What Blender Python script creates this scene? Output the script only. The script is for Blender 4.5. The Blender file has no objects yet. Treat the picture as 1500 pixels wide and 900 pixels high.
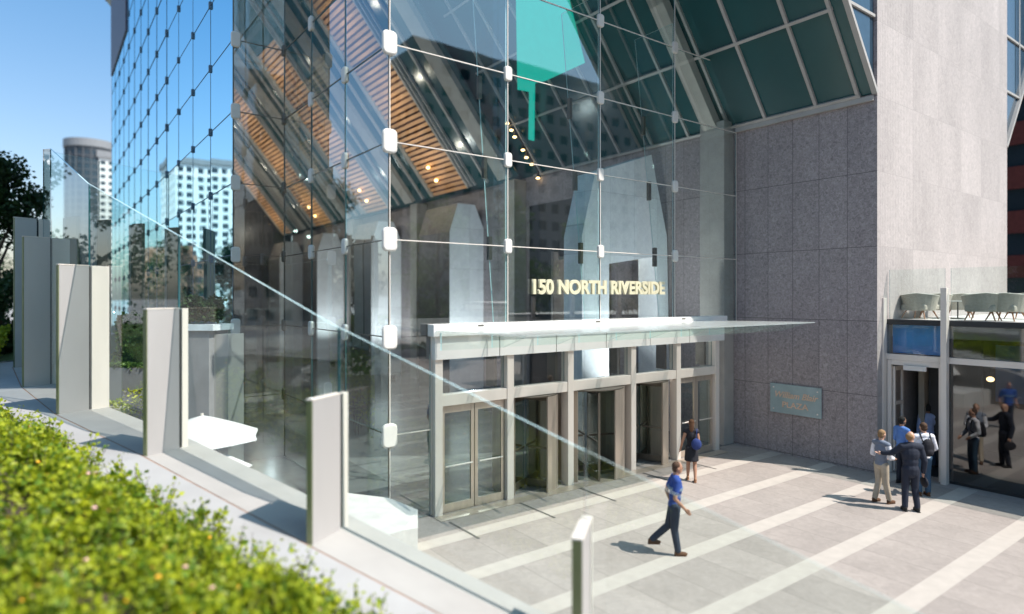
import bpy, bmesh, math, random
from mathutils import Vector, Matrix, noise
random.seed(7)
R = random.random
U = random.uniform
sc = bpy.context.scene
COL = sc.collection

# ------------------------------------------------------------------ camera frame helpers
F = 930.0; CX = 750.0; HY = 434.0; H = 5.0
FW = Vector((.596, .803)).normalized(); RT = Vector((FW.y, -FW.x))
def W(X, Z, z=0.0):
    "camera-plan coordinates (metres right, metres forward) to world"
    p = RT * X + FW * Z
    return Vector((p.x, p.y, z))
def ray(px):
    return RT * ((px - CX) / F) + FW
def onx(px, x):
    d = ray(px); return x / d.x
def ony(px, y):
    d = ray(px); return y / d.y

# ------------------------------------------------------------------ materials
def nt(name):
    m = bpy.data.materials.new(name); m.use_nodes = True
    t = m.node_tree
    for n in list(t.nodes): t.nodes.remove(n)
    out = t.nodes.new('ShaderNodeOutputMaterial')
    return m, t, out
def N(t, typ, **k):
    n = t.nodes.new(typ)
    for a, b in k.items():
        if a.startswith('i_'): n.inputs[a[2:].replace('_', ' ')].default_value = b
        else: setattr(n, a, b)
    return n
def pbr(name, col, rough=.6, metal=0., var=.12, scale=3., bump=0., bscale=40., stretch=None, spec=None, emit=None, estr=0.):
    m, t, out = nt(name)
    b = N(t, 'ShaderNodeBsdfPrincipled')
    b.inputs['Roughness'].default_value = rough; b.inputs['Metallic'].default_value = metal
    if spec is not None: b.inputs['Specular IOR Level'].default_value = spec
    tc = N(t, 'ShaderNodeTexCoord'); mp = N(t, 'ShaderNodeMapping')
    if stretch: mp.inputs['Scale'].default_value = stretch
    t.links.new(tc.outputs['Object'], mp.inputs['Vector'])
    no = N(t, 'ShaderNodeTexNoise'); no.inputs['Scale'].default_value = scale; no.inputs['Detail'].default_value = 5
    t.links.new(mp.outputs[0], no.inputs['Vector'])
    r = N(t, 'ShaderNodeValToRGB')
    c = Vector(col)
    r.color_ramp.elements[0].position = .3; r.color_ramp.elements[1].position = .7
    r.color_ramp.elements[0].color = (*(c * (1 - var)), 1); r.color_ramp.elements[1].color = (*[min(1, x * (1 + var)) for x in c], 1)
    t.links.new(no.outputs[0], r.inputs[0]); t.links.new(r.outputs[0], b.inputs['Base Color'])
    if bump:
        n2 = N(t, 'ShaderNodeTexNoise'); n2.inputs['Scale'].default_value = bscale; n2.inputs['Detail'].default_value = 4
        t.links.new(mp.outputs[0], n2.inputs['Vector'])
        bp = N(t, 'ShaderNodeBump'); bp.inputs['Strength'].default_value = bump; bp.inputs['Distance'].default_value = .02
        t.links.new(n2.outputs[0], bp.inputs['Height']); t.links.new(bp.outputs[0], b.inputs['Normal'])
    if emit:
        b.inputs['Emission Color'].default_value = (*emit, 1); b.inputs['Emission Strength'].default_value = estr
    t.links.new(b.outputs[0], out.inputs[0])
    return m
def glass(name, tint=(.86, .95, .93), refl=1.0, base=0.02, rtint=(1, 1, 1), rough=0.0, wav=0.0, ior=1.5, tilt=0.0):
    "thin architectural glass: tinted see-through plus a Fresnel reflection on the outside faces"
    m, t, out = nt(name)
    tr = N(t, 'ShaderNodeBsdfTransparent'); tr.inputs[0].default_value = (*[math.sqrt(x) for x in tint], 1)
    gl = N(t, 'ShaderNodeBsdfGlossy'); gl.inputs['Roughness'].default_value = rough; gl.inputs[0].default_value = (*rtint, 1)
    fr = N(t, 'ShaderNodeFresnel'); fr.inputs[0].default_value = ior
    mul = N(t, 'ShaderNodeMath', operation='MULTIPLY_ADD'); mul.inputs[1].default_value = refl; mul.inputs[2].default_value = base
    t.links.new(fr.outputs[0], mul.inputs[0]); mul.use_clamp = True
    ge = N(t, 'ShaderNodeNewGeometry'); inv = N(t, 'ShaderNodeMath', operation='SUBTRACT'); inv.inputs[0].default_value = 1
    t.links.new(ge.outputs['Backfacing'], inv.inputs[1])
    m2 = N(t, 'ShaderNodeMath', operation='MULTIPLY'); t.links.new(mul.outputs[0], m2.inputs[0]); t.links.new(inv.outputs[0], m2.inputs[1])
    if wav:
        tc = N(t, 'ShaderNodeTexCoord'); no = N(t, 'ShaderNodeTexNoise'); no.inputs['Scale'].default_value = .45; no.inputs['Detail'].default_value = 2
        t.links.new(tc.outputs['Object'], no.inputs[0])
        bp = N(t, 'ShaderNodeBump'); bp.inputs['Strength'].default_value = wav; bp.inputs['Distance'].default_value = .05
        t.links.new(no.outputs[0], bp.inputs['Height']); last = bp.outputs[0]
        if tilt:
            oi = N(t, 'ShaderNodeObjectInfo'); wn = N(t, 'ShaderNodeTexWhiteNoise'); wn.noise_dimensions = '1D'; t.links.new(oi.outputs['Random'], wn.inputs['W'])
            va = N(t, 'ShaderNodeVectorMath', operation='SUBTRACT'); va.inputs[1].default_value = (.5, .5, .5); t.links.new(wn.outputs['Color'], va.inputs[0])
            vb = N(t, 'ShaderNodeVectorMath', operation='SCALE'); vb.inputs['Scale'].default_value = tilt; t.links.new(va.outputs[0], vb.inputs[0])
            vc = N(t, 'ShaderNodeVectorMath', operation='ADD'); t.links.new(vb.outputs[0], vc.inputs[0]); t.links.new(last, vc.inputs[1]); last = vc.outputs[0]
        t.links.new(last, gl.inputs['Normal'])
    mx = N(t, 'ShaderNodeMixShader')
    t.links.new(m2.outputs[0], mx.inputs[0]); t.links.new(tr.outputs[0], mx.inputs[1]); t.links.new(gl.outputs[0], mx.inputs[2])
    t.links.new(mx.outputs[0], out.inputs[0])
    return m
def stone(name, col, jointx, jointz, axis, fleck=.35, jcol=.55, x0=0., z0=0., scale=9., rough=.75, bump=.25, ribs=0.):
    "granite cladding: flecked slabs with thin joints; axis tells which world axis runs along the wall"
    m, t, out = nt(name)
    b = N(t, 'ShaderNodeBsdfPrincipled'); b.inputs['Roughness'].default_value = rough
    tc = N(t, 'ShaderNodeTexCoord'); sp = N(t, 'ShaderNodeSeparateXYZ'); t.links.new(tc.outputs['Object'], sp.inputs[0])
    def joint(sock, w, off, th):
        a = N(t, 'ShaderNodeMath', operation='SUBTRACT'); a.inputs[1].default_value = off; t.links.new(sock, a.inputs[0])
        d = N(t, 'ShaderNodeMath', operation='DIVIDE'); d.inputs[1].default_value = w; t.links.new(a.outputs[0], d.inputs[0])
        fl = N(t, 'ShaderNodeMath', operation='FLOOR'); t.links.new(d.outputs[0], fl.inputs[0])
        f = N(t, 'ShaderNodeMath', operation='SUBTRACT'); t.links.new(d.outputs[0], f.inputs[0]); t.links.new(fl.outputs[0], f.inputs[1])
        l = N(t, 'ShaderNodeMath', operation='LESS_THAN'); l.inputs[1].default_value = th / w; t.links.new(f.outputs[0], l.inputs[0])
        return l.outputs[0], fl.outputs[0]
    ax = sp.outputs[axis]
    j1, c1 = joint(ax, jointx, x0, .014)
    j2, c2 = joint(sp.outputs[2] if axis in (0, 1) and jointz > 0 else sp.outputs[1], abs(jointz), z0, .016)
    mx = N(t, 'ShaderNodeMath', operation='MAXIMUM'); t.links.new(j1, mx.inputs[0]); t.links.new(j2, mx.inputs[1])
    cb = N(t, 'ShaderNodeCombineXYZ'); t.links.new(c1, cb.inputs[0]); t.links.new(c2, cb.inputs[1])
    wn = N(t, 'ShaderNodeTexWhiteNoise'); wn.noise_dimensions = '3D'; t.links.new(cb.outputs[0], wn.inputs['Vector'])
    # flecks: per-slab shifted noise so neighbouring slabs differ
    ad = N(t, 'ShaderNodeVectorMath', operation='MULTIPLY_ADD'); t.links.new(wn.outputs['Color'], ad.inputs[0]); ad.inputs[1].default_value = (9, 9, 9); t.links.new(tc.outputs['Object'], ad.inputs[2])
    n1 = N(t, 'ShaderNodeTexNoise'); n1.inputs['Scale'].default_value = scale; n1.inputs['Detail'].default_value = 8; n1.inputs['Roughness'].default_value = .72; n1.inputs['Distortion'].default_value = 1.2
    t.links.new(ad.outputs[0], n1.inputs['Vector'])
    n3 = N(t, 'ShaderNodeTexNoise'); n3.inputs['Scale'].default_value = .8; n3.inputs['Detail'].default_value = 3
    mp3 = N(t, 'ShaderNodeMapping'); mp3.inputs['Scale'].default_value = (1, 1, .35); t.links.new(ad.outputs[0], mp3.inputs[0]); t.links.new(mp3.outputs[0], n3.inputs['Vector'])
    r = N(t, 'ShaderNodeValToRGB'); c = Vector(col)
    r.color_ramp.elements[0].position = .33; r.color_ramp.elements[1].position = .68
    r.color_ramp.elements[0].color = (*(c * (1 - fleck)), 1); r.color_ramp.elements[1].color = (*[min(.95, x * (1 + fleck)) for x in c], 1)
    t.links.new(n1.outputs[0], r.inputs[0])
    # slab tone and cloud
    a1 = N(t, 'ShaderNodeMath', operation='MULTIPLY_ADD'); t.links.new(wn.outputs['Value'], a1.inputs[0]); a1.inputs[1].default_value = .12; a1.inputs[2].default_value = .72
    a2 = N(t, 'ShaderNodeMath', operation='MULTIPLY_ADD'); t.links.new(n3.outputs[0], a2.inputs[0]); a2.inputs[1].default_value = .42; t.links.new(a1.outputs[0], a2.inputs[2])
    v = N(t, 'ShaderNodeVectorMath', operation='SCALE'); t.links.new(r.outputs[0], v.inputs[0]); t.links.new(a2.outputs[0], v.inputs['Scale'])
    mc = N(t, 'ShaderNodeMixRGB'); t.links.new(mx.outputs[0], mc.inputs[0]); t.links.new(v.outputs[0], mc.inputs[1]); mc.inputs[2].default_value = (*(c * jcol), 1)
    t.links.new(mc.outputs[0], b.inputs['Base Color'])
    hs = N(t, 'ShaderNodeMath', operation='MULTIPLY_ADD'); t.links.new(mx.outputs[0], hs.inputs[0]); hs.inputs[1].default_value = -1.; t.links.new(n1.outputs[0], hs.inputs[2])
    last = hs.outputs[0]
    if ribs:
        wv = N(t, 'ShaderNodeMath', operation='MULTIPLY'); t.links.new(ax, wv.inputs[0]); wv.inputs[1].default_value = 2 * math.pi / ribs
        sn = N(t, 'ShaderNodeMath', operation='SINE'); t.links.new(wv.outputs[0], sn.inputs[0])
        h2 = N(t, 'ShaderNodeMath', operation='MULTIPLY_ADD'); t.links.new(sn.outputs[0], h2.inputs[0]); h2.inputs[1].default_value = .25; t.links.new(last, h2.inputs[2]); last = h2.outputs[0]
    bp = N(t, 'ShaderNodeBump'); bp.inputs['Strength'].default_value = bump; bp.inputs['Distance'].default_value = .02
    t.links.new(last, bp.inputs['Height']); t.links.new(bp.outputs[0], b.inputs['Normal'])
    t.links.new(b.outputs[0], out.inputs[0])
    return m
def leafmat(name, c0, c1, trans=.35):
    m, t, out = nt(name)
    tc = N(t, 'ShaderNodeTexCoord'); n1 = N(t, 'ShaderNodeTexNoise'); n1.inputs['Scale'].default_value = 2.2; n1.inputs['Detail'].default_value = 6; n1.inputs['Roughness'].default_value = .8
    t.links.new(tc.outputs['Object'], n1.inputs[0])
    r = N(t, 'ShaderNodeValToRGB'); r.color_ramp.elements[0].position = .32; r.color_ramp.elements[1].position = .68
    r.color_ramp.elements[0].color = (*c0, 1); r.color_ramp.elements[1].color = (*c1, 1)
    t.links.new(n1.outputs[0], r.inputs[0])
    d = N(t, 'ShaderNodeBsdfPrincipled'); d.inputs['Roughness'].default_value = .5; t.links.new(r.outputs[0], d.inputs['Base Color'])
    tl = N(t, 'ShaderNodeBsdfTranslucent'); t.links.new(r.outputs[0], tl.inputs[0])
    mx = N(t, 'ShaderNodeMixShader'); mx.inputs[0].default_value = trans
    t.links.new(d.outputs[0], mx.inputs[1]); t.links.new(tl.outputs[0], mx.inputs[2]); t.links.new(mx.outputs[0], out.inputs[0])
    return m

M = {}
M['steel'] = pbr('brushed_steel', (.78, .705, .635), .4, .12, .05, 2, stretch=(1, 1, .2))
M['steel_door'] = pbr('warm_steel', (.58, .49, .41), .3, .55, .10, 2.5, stretch=(3, 3, .1))
M['blade'] = pbr('satin_aluminium', (.55, .52, .51), .42, .35, .05, 1.2, stretch=(1, 1, .3))
M['blade_dark'] = pbr('blade_edge', (.22, .24, .13), .4, .3, .08)
M['bronze'] = pbr('bronze', (.16, .14, .115), .4, .6, .1)
M['soff_frame'] = pbr('soffit_frame', (.42, .40, .38), .7, .1, .06)
M['rib'] = pbr('steel_rib', (.42, .39, .35), .75, .0, .12, 1.5)
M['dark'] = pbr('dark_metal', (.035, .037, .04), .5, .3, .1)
M['joint_blue'] = pbr('blue_grey_seal', (.12, .19, .26), .5)
M['slate'] = pbr('slate_panel', (.10, .085, .12), .5)
M['black'] = pbr('black_rubber', (.015, .015, .016), .6)
M['whitefit'] = pbr('white_enamel', (.70, .67, .63), .35, 0, .03)
M['fascia'] = pbr('pale_fascia', (.80, .78, .75), .45, 0, .03, 1)
M['wood'] = pbr('orange_timber', (.70, .37, .17), .5, 0, .25, 1.5, stretch=(2, .3, 2))
M['woodback'] = pbr('timber_backing', (.16, .06, .02), .7)
M['granite'] = stone('dark_granite', (.33, .285, .285), .838, 2.12, 1, .42, .35, x0=.66, z0=.04, scale=11)
M['white_granite'] = stone('pale_granite', (.42, .375, .36), 1.9, 2.12, 0, .16, .88, x0=.35, z0=.04, scale=7, bump=.35, ribs=.105)
M['lobby_stone'] = stone('lobby_granite', (.20, .20, .215), 1.5, 2.12, 1, .3, .4, z0=.04, scale=9)
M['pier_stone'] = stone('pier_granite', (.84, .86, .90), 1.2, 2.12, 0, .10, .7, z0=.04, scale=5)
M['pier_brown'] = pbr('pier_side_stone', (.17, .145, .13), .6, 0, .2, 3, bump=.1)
M['plaza'] = stone('plaza_pavers', (.315, .275, .25), .98, -1.7, 0, .12, .62, x0=.3, z0=1.05, scale=5, rough=.8, bump=.12)
M['band'] = pbr('pale_band', (.43, .385, .345), .8, 0, .06, 4, bump=.1)
M['coping'] = pbr('coping_concrete', (.35, .335, .32), .75, 0, .06, 1.6, bump=.12, bscale=60)
M['path'] = pbr('path_concrete', (.34, .335, .335), .8, 0, .07, 1.2, bump=.15, bscale=70)
M['joint'] = pbr('rust_joint', (.30, .17, .11), .8, 0, .3, 4)
M['soil'] = pbr('soil', (.05, .035, .022), .95, 0, .4, 6, bump=.6, bscale=15)
M['grass_ground'] = pbr('grass_ground', (.05, .09, .02), .9, 0, .3, 6, bump=.5)
M['gap'] = pbr('dark_joint', (.10, .095, .09), .9)  # dark colour of the paving joints
M['umbrella'] = pbr('white_canvas', (.60, .60, .60), .8, 0, .03)
M['whitestone'] = pbr('white_stone', (.50, .49, .47), .7, 0, .10, 3, bump=.2)
M['terrace'] = pbr('terrace_deck', (.62, .60, .57), .8, 0, .06)
M['fabric'] = pbr('grey_upholstery', (.40, .37, .31), .85, 0, .08, 20, bump=.3, bscale=200)
M['piping'] = pbr('cream_piping', (.75, .72, .64), .8)
M['legwood'] = pbr('chair_leg_wood', (.33, .15, .07), .5)
M['grey_wall'] = pbr('grey_block_wall', (.22, .225, .235), .8, 0, .12, 2, bump=.2)
M['pale_cap'] = pbr('pale_cap', (.6, .66, .7), .6)
M['red'] = pbr('dark_red_brick', (.15, .035, .03), .8, 0, .15, 3)
M['gold'] = pbr('pale_gold', (.80, .74, .52), .3, .25, .05)
M['letter_side'] = pbr('letter_side', (.62, .55, .36), .4, .2)
M['plaque_txt'] = pbr('copper_lettering', (.72, .52, .38), .4, .2)
M['plaque'] = pbr('frosted_plaque', (.33, .42, .43), .22, .0, .1, 3)
M['edge'] = pbr('glass_edge', (.60, .82, .86), .15, 0, .05, emit=None)
M['edge_soft'] = pbr('soft_glass_edge', (.30, .36, .35), .5)
M['edge_dark'] = pbr('glass_edge_teal', (.02, .12, .14), .1)
M['office'] = pbr('tower_glass', (.03, .06, .09), .05, 0, .1)
M['g_front'] = glass('lobby_glass', (.86, .94, .93), 1.4, .12, ior=1.5, wav=.05, tilt=.02)
M['g_left'] = glass('reflective_facade_glass', (.42, .60, .68), 1.7, .42, (.60, .88, 1.0), ior=1.9, wav=.06, tilt=.03)
M['g_fence'] = glass('fence_glass', (.90, .97, .95), 1.1, .01)
M['g_canopy'] = glass('frosted_canopy_glass', (.90, .96, .95), 1.0, .06, rough=.12)
_t = M['g_canopy'].node_tree; _o = [n for n in _t.nodes if n.type == 'OUTPUT_MATERIAL'][0]; _s = _o.inputs[0].links[0].from_socket
_d = N(_t, 'ShaderNodeBsdfDiffuse'); _d.inputs[0].default_value = (.86, .90, .88, 1); _tl = N(_t, 'ShaderNodeBsdfTranslucent'); _tl.inputs[0].default_value = (.86, .90, .88, 1)
_m1 = N(_t, 'ShaderNodeMixShader'); _m1.inputs[0].default_value = .4; _t.links.new(_d.outputs[0], _m1.inputs[1]); _t.links.new(_tl.outputs[0], _m1.inputs[2])
_m2 = N(_t, 'ShaderNodeMixShader'); _m2.inputs[0].default_value = .28; _t.links.new(_s, _m2.inputs[1]); _t.links.new(_m1.outputs[0], _m2.inputs[2]); _t.links.new(_m2.outputs[0], _o.inputs[0])
M['g_box'] = glass('cafe_glass', (.34, .38, .42), 1.0, .10, rough=.035)
M['g_door'] = glass('door_glass', (.70, .78, .74), 1.2, .04)
m, t, out = nt('soffit_glass')
b = N(t, 'ShaderNodeBsdfPrincipled'); b.inputs['Base Color'].default_value = (.016, .075, .080, 1); b.inputs['Roughness'].default_value = .22
t.links.new(b.outputs[0], out.inputs[0]); M['teal'] = m
M['sunlit_teal'] = pbr('sunlit_teal_glow', (.0, .25, .2), .3, emit=(.0, .52, .40), estr=.5)  # emission paints the sunlit look of the teal glass
M['lamp'] = pbr('lamp_lens', (1, .8, .5), .3, emit=(1, .62, .25), estr=6)
M['lobby_floor'] = pbr('lobby_floor', (.20, .20, .20), .18, 0, .15, 1.2)
M['concrete'] = pbr('concrete', (.35, .34, .33), .8, 0, .1, 1)
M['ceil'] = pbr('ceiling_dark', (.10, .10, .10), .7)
M['blueint'] = pbr('blue_interior', (.05, .25, .62), .5)
M['beige'] = pbr('beige_wall', (.38, .33, .26), .8)
M['bark'] = pbr('bark', (.09, .065, .045), .9, 0, .3, 8, bump=.5)
M['leaf_hedge'] = leafmat('hedge_leaf', (.11, .21, .014), (.66, .68, .03), .45)
M['leaf_old'] = leafmat('old_hedge_leaf', (.06, .13, .012), (.24, .38, .03), .45); M['leaf_tip'] = leafmat('autumn_leaf', (.45, .20, .03), (.60, .42, .08), .3)
M['leaf_dark'] = leafmat('dark_leaf', (.014, .038, .014), (.05, .105, .025), .35)
M['leaf_mid'] = leafmat('mid_leaf', (.03, .08, .015), (.12, .22, .04), .45)
M['grass'] = leafmat('grass_blade', (.05, .11, .012), (.12, .22, .03), .2)
M['petal_pink'] = pbr('pink_petal', (.85, .5, .5), .6)
M['petal_orange'] = pbr('orange_petal', (.9, .45, .03), .6)
M['skin1'] = pbr('skin_light', (.58, .33, .23), .5, 0, .04)
M['skin2'] = pbr('skin_tan', (.42, .22, .14), .5, 0, .04)
M['skin3'] = pbr('skin_brown', (.20, .10, .06), .5, 0, .04)

# ------------------------------------------------------------------ mesh helpers
class MB:
    def __init__(s): s.v = []; s.f = []; s.mi = []
    def poly(s, pts, mi=0):
        n = len(s.v); s.v += [tuple(p) for p in pts]; s.f.append(tuple(range(n, n + len(pts)))); s.mi.append(mi); return s
    def hexa(s, p, mi=0, side=None):
        "8 corners: 0-3 bottom ring, 4-7 top ring"
        n = len(s.v); s.v += [tuple(q) for q in p]
        side = mi if side is None else side
        for k, f in enumerate(((3, 2, 1, 0), (4, 5, 6, 7), (0, 1, 5, 4), (1, 2, 6, 5), (2, 3, 7, 6), (3, 0, 4, 7))):
            s.f.append(tuple(n + i for i in f)); s.mi.append(side if k in (0, 1, 3, 5) else mi)
        return s
    def box(s, a, b, mi=0):
        x0, y0, z0 = [min(a[i], b[i]) for i in range(3)]; x1, y1, z1 = [max(a[i], b[i]) for i in range(3)]
        return s.hexa([(x0, y0, z0), (x1, y0, z0), (x1, y1, z0), (x0, y1, z0), (x0, y0, z1), (x1, y0, z1), (x1, y1, z1), (x0, y1, z1)], mi)
    def bar(s, a, b, w, h, mi=0, up=(0, 0, 1)):
        "rectangular bar from a to b, w across, h along up"
        a = Vector(a); b = Vector(b); d = (b - a).normalized(); u = Vector(up); c = d.cross(u)
        if c.length < 1e-4: c = d.cross(Vector((1, 0, 0)))
        c.normalize(); u = c.cross(d).normalized(); c *= w / 2; u *= h / 2
        return s.hexa([a - c - u, a + c - u, b + c - u, b - c - u, a - c + u, a + c + u, b + c + u, b - c + u], mi)
    def tube(s, pts, rad, n=10, mi=0, cap=True):
        pts = [Vector(p) for p in pts]; rad = rad if isinstance(rad, (list, tuple)) else [rad] * len(pts)
        base = len(s.v); ref = None
        for i, p in enumerate(pts):
            d = (pts[min(i + 1, len(pts) - 1)] - pts[max(i - 1, 0)])
            d = d.normalized() if d.length > 1e-9 else Vector((0, 0, 1))
            if ref is None: ref = d.orthogonal().normalized()
            u = (ref - d * ref.dot(d)); u = u.normalized() if u.length > 1e-6 else d.orthogonal().normalized(); ref = u; w = d.cross(u)
            for k in range(n):
                a = 2 * math.pi * k / n; s.v.append(tuple(p + (u * math.cos(a) + w * math.sin(a)) * rad[i]))
        for i in range(len(pts) - 1):
            for k in range(n):
                k2 = (k + 1) % n; s.f.append((base + i * n + k, base + i * n + k2, base + (i + 1) * n + k2, base + (i + 1) * n + k)); s.mi.append(mi)
        if cap:
            s.f.append(tuple(base + k for k in reversed(range(n)))); s.mi.append(mi)
            s.f.append(tuple(base + (len(pts) - 1) * n + k for k in range(n))); s.mi.append(mi)
        return s
    def ell(s, c, r, mi=0, nu=12, nv=8, rot=None):
        c = Vector(c); base = len(s.v)
        for j in range(1, nv):
            th = math.pi * j / nv
            for i in range(nu):
                ph = 2 * math.pi * i / nu; p = Vector((r[0] * math.sin(th) * math.cos(ph), r[1] * math.sin(th) * math.sin(ph), r[2] * math.cos(th)))
                if rot: p = rot @ p
                s.v.append(tuple(c + p))
        tp = Vector((0, 0, r[2])); bt = -tp
        if rot: tp = rot @ tp; bt = rot @ bt
        s.v.append(tuple(c + tp)); s.v.append(tuple(c + bt)); T = len(s.v) - 2; B = T + 1
        for j in range(nv - 2):
            for i in range(nu):
                i2 = (i + 1) % nu; s.f.append((base + j * nu + i, base + (j + 1) * nu + i, base + (j + 1) * nu + i2, base + j * nu + i2)); s.mi.append(mi)
        for i in range(nu):
            i2 = (i + 1) % nu; s.f.append((T, base + i, base + i2)); s.mi.append(mi)
            s.f.append((B, base + (nv - 2) * nu + i2, base + (nv - 2) * nu + i)); s.mi.append(mi)
        return s
    def build(s, name, mats, parent=None, smooth=False, bevel=0., loc=None):
        me = bpy.data.meshes.new(name); me.from_pydata(s.v, [], s.f)
        mats = mats if isinstance(mats, (list, tuple)) else [mats]
        for m in mats: me.materials.append(m)
        if len(mats) > 1: me.polygons.foreach_set('material_index', s.mi)
        if smooth: me.polygons.foreach_set('use_smooth', [True] * len(s.f))
        me.update()
        o = bpy.data.objects.new(name, me); COL.objects.link(o)
        if parent is not None:
            o.parent = parent; o.matrix_parent_inverse = Matrix.Translation(-root_loc(parent)) if not s_local(parent) else Matrix()
        if loc is not None: o.location = loc
        if bevel:
            b = o.modifiers.new('bevel', 'BEVEL'); b.width = bevel; b.segments = 2; b.limit_method = 'ANGLE'
        return o
LOCAL = set()
def s_local(p):
    while p is not None:
        if p.name in LOCAL: return True
        p = p.parent
    return False
def root_loc(p):
    return Vector(p.location) if p.parent is None else Vector((0, 0, 0))
def tag(o, label=None, cat=None, group=None, kind=None):
    if label: o['label'] = label
    if cat: o['category'] = cat
    if group: o['group'] = group
    if kind: o['kind'] = kind
    return o
def thing(name, label, cat, loc=(0, 0, 0), rz=0., group=None, local=False):
    o = bpy.data.objects.new(name, None); COL.objects.link(o); o.location = loc; o.rotation_euler = (0, 0, rz)
    o.empty_display_size = .2
    if local: LOCAL.add(o.name)
    return tag(o, label, cat, group)
def struct(o): o['kind'] = 'structure'; return o
def copy_tree(o, parent=None):
    c = o.copy(); COL.objects.link(c); c.parent = parent
    for ch in list(o.children): copy_tree(ch, c)
    return c
def text(name, body, size, mat, parent, origin, ux, uz, depth=.02, bold=0., sx=1., shear=0., align='LEFT'):
    "extruded lettering converted to a mesh; ux = reading direction, uz = up direction of the letters"
    cu = bpy.data.curves.new(name, 'FONT'); cu.body = body; cu.size = size; cu.extrude = depth; cu.offset = bold; cu.align_x = align; cu.shear = shear
    tmp = bpy.data.objects.new(name + '_tmp', cu); COL.objects.link(tmp)
    bpy.context.view_layer.update()
    me = bpy.data.meshes.new_from_object(tmp.evaluated_get(bpy.context.evaluated_depsgraph_get()))
    bpy.data.objects.remove(tmp); bpy.data.curves.remove(cu)
    ux = Vector(ux).normalized(); uz = Vector(uz).normalized(); un = ux.cross(uz)
    mt = Matrix((( ux.x * sx, uz.x, un.x, origin[0]), (ux.y * sx, uz.y, un.y, origin[1]), (ux.z * sx, uz.z, un.z, origin[2]), (0, 0, 0, 1)))
    me.transform(mt); me.materials.clear(); me.materials.append(mat)
    o = bpy.data.objects.new(name, me); COL.objects.link(o)
    if parent is not None:
        o.parent = parent
        if not s_local(parent): o.matrix_parent_inverse = Matrix.Translation(-root_loc(parent))
    return o
def leaf_mesh(points, size, mb, mi=0, jit=.4, up=.4):
    "small folded leaves (two triangles sharing a midrib) at points"
    for p in points:
        s = size * U(1 - jit, 1 + jit); d = Vector((U(-1, 1), U(-1, 1), U(-.5, 1))).normalized()
        w = d.cross(Vector((U(-1, 1), U(-1, 1), U(-1, 1)))).normalized() * s * .42; n = d.cross(w).normalized() * s * .12
        d *= s; k = len(mb.v)
        mb.v += [tuple(p), tuple(p + d * .5 + w + n), tuple(p + d), tuple(p + d * .5 - w + n)]
        m = mi() if callable(mi) else mi
        mb.f += [(k, k + 1, k + 2), (k, k + 2, k + 3)]; mb.mi += [m, m]
    return mb

# ------------------------------------------------------------------ main dimensions
YF = 12.7            # front glass wall plane
XL = 6.1             # west glass wall of the lobby prow
YJ = 20.1; XA = 4.6  # set-back and long west facade
XC = 18.9; XD = 29.7; YC = 8.22   # stone core
ZR = [4.10 + 2.133 * k for k in range(-1, 12)]   # glass rows
SL = 1.28
def soff(x, y=0): return (10.7 if y < 24 else 10.0) + SL * (XC - x)

# ================================================================== GROUND
mb = MB(); mb.poly([(-700, -700, -.01), (900, -700, -.01), (900, 900, -.01), (-700, 900, -.01)])
struct(mb.build('ground', M['concrete']))
mb = MB(); mb.poly([(-14, -40, 0), (60, -40, 0), (60, YF + .4, 0), (-14, YF + .4, 0)])
struct(mb.build('plaza', M['plaza']))
mb = MB()
for y in [11.25 - 1.7 * k for k in range(0, 16)]:
    mb.poly([(3.2, y - .2, .004), (19.3, y - .2, .004), (19.3, y + .2, .004), (3.2, y + .2, .004)])
    if y > YC - 1.9: continue
struct(mb.build('paving_bands', M['band']))
mb = MB()
for x, y0, y1 in ((7.25, 12.1, 10.9), (9.3, 12.4, 10.9), (11.25, 12.4, 10.9), (13.66, 12.4, 11.0), (15.66, 12.4, 11.2), (5.2, 10.9, 9.9)): mb.poly([(x - .03, y1, .008), (x + .03, y1, .008), (x + .03, y0, .008), (x - .03, y0, .008)])
struct(mb.build('paving_slots', M['gap']))
mb = MB(); mb.poly([(XA, YF + .1, .005), (60, YF + .1, .005), (60, 70, .005), (XA, 70, .005)])
struct(mb.build('lobby_floor', M['lobby_floor']))

# fence line in camera-plan coordinates: (X, Z, base z, glass top z, post top z)
FL = [(8.0, 5.2, -.35, 0.05, 0.0), (4.55, 6.75, 0.0, 1.52, .72), (.94, 8.1, .45, 3.03, 2.135), (-2.58, 9.47, 1.55, 4.53, 3.54), (-6.19, 11.8, 2.19, 6.13, 4.76),
      (-9.92, 14.9, 2.34, 7.63, 5.70), (-13.3, 18.3, 2.47, 9.25, 6.66), (-16.75, 22.4, 2.55, 9.6, 7.7), (-22.0, 30.0, 2.6, 9.6, 8.5), (-28, 42, 2.6, 9.6, 8.5)]
pts = [W(p[0], p[1], p[2]) for p in FL]
def ndir(i):
    a = pts[max(i - 1, 0)]; b = pts[min(i + 1, len(pts) - 1)]
    t = Vector((b.x - a.x, b.y - a.y, 0)).normalized()      # towards the far end
    return t, Vector((t.y, -t.x, 0)) * (1 if Vector((t.y, -t.x, 0)).dot(-pts[i]) > 0 else -1)   # n: towards the camera side
VPB = {2: (.26, .965), 1: (.22, .975), 3: (.35, .94), 4: (.395, .919), 5: (.466, .885), 6: (.509, .861), 7: (.55, .835)}
def bdir(i):
    if i in VPB:
        a = VPB[i]; v = RT * -a[0] + FW * -a[1]; return Vector((v.x, v.y, 0)).normalized()
    return ndir(i)[1]
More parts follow.
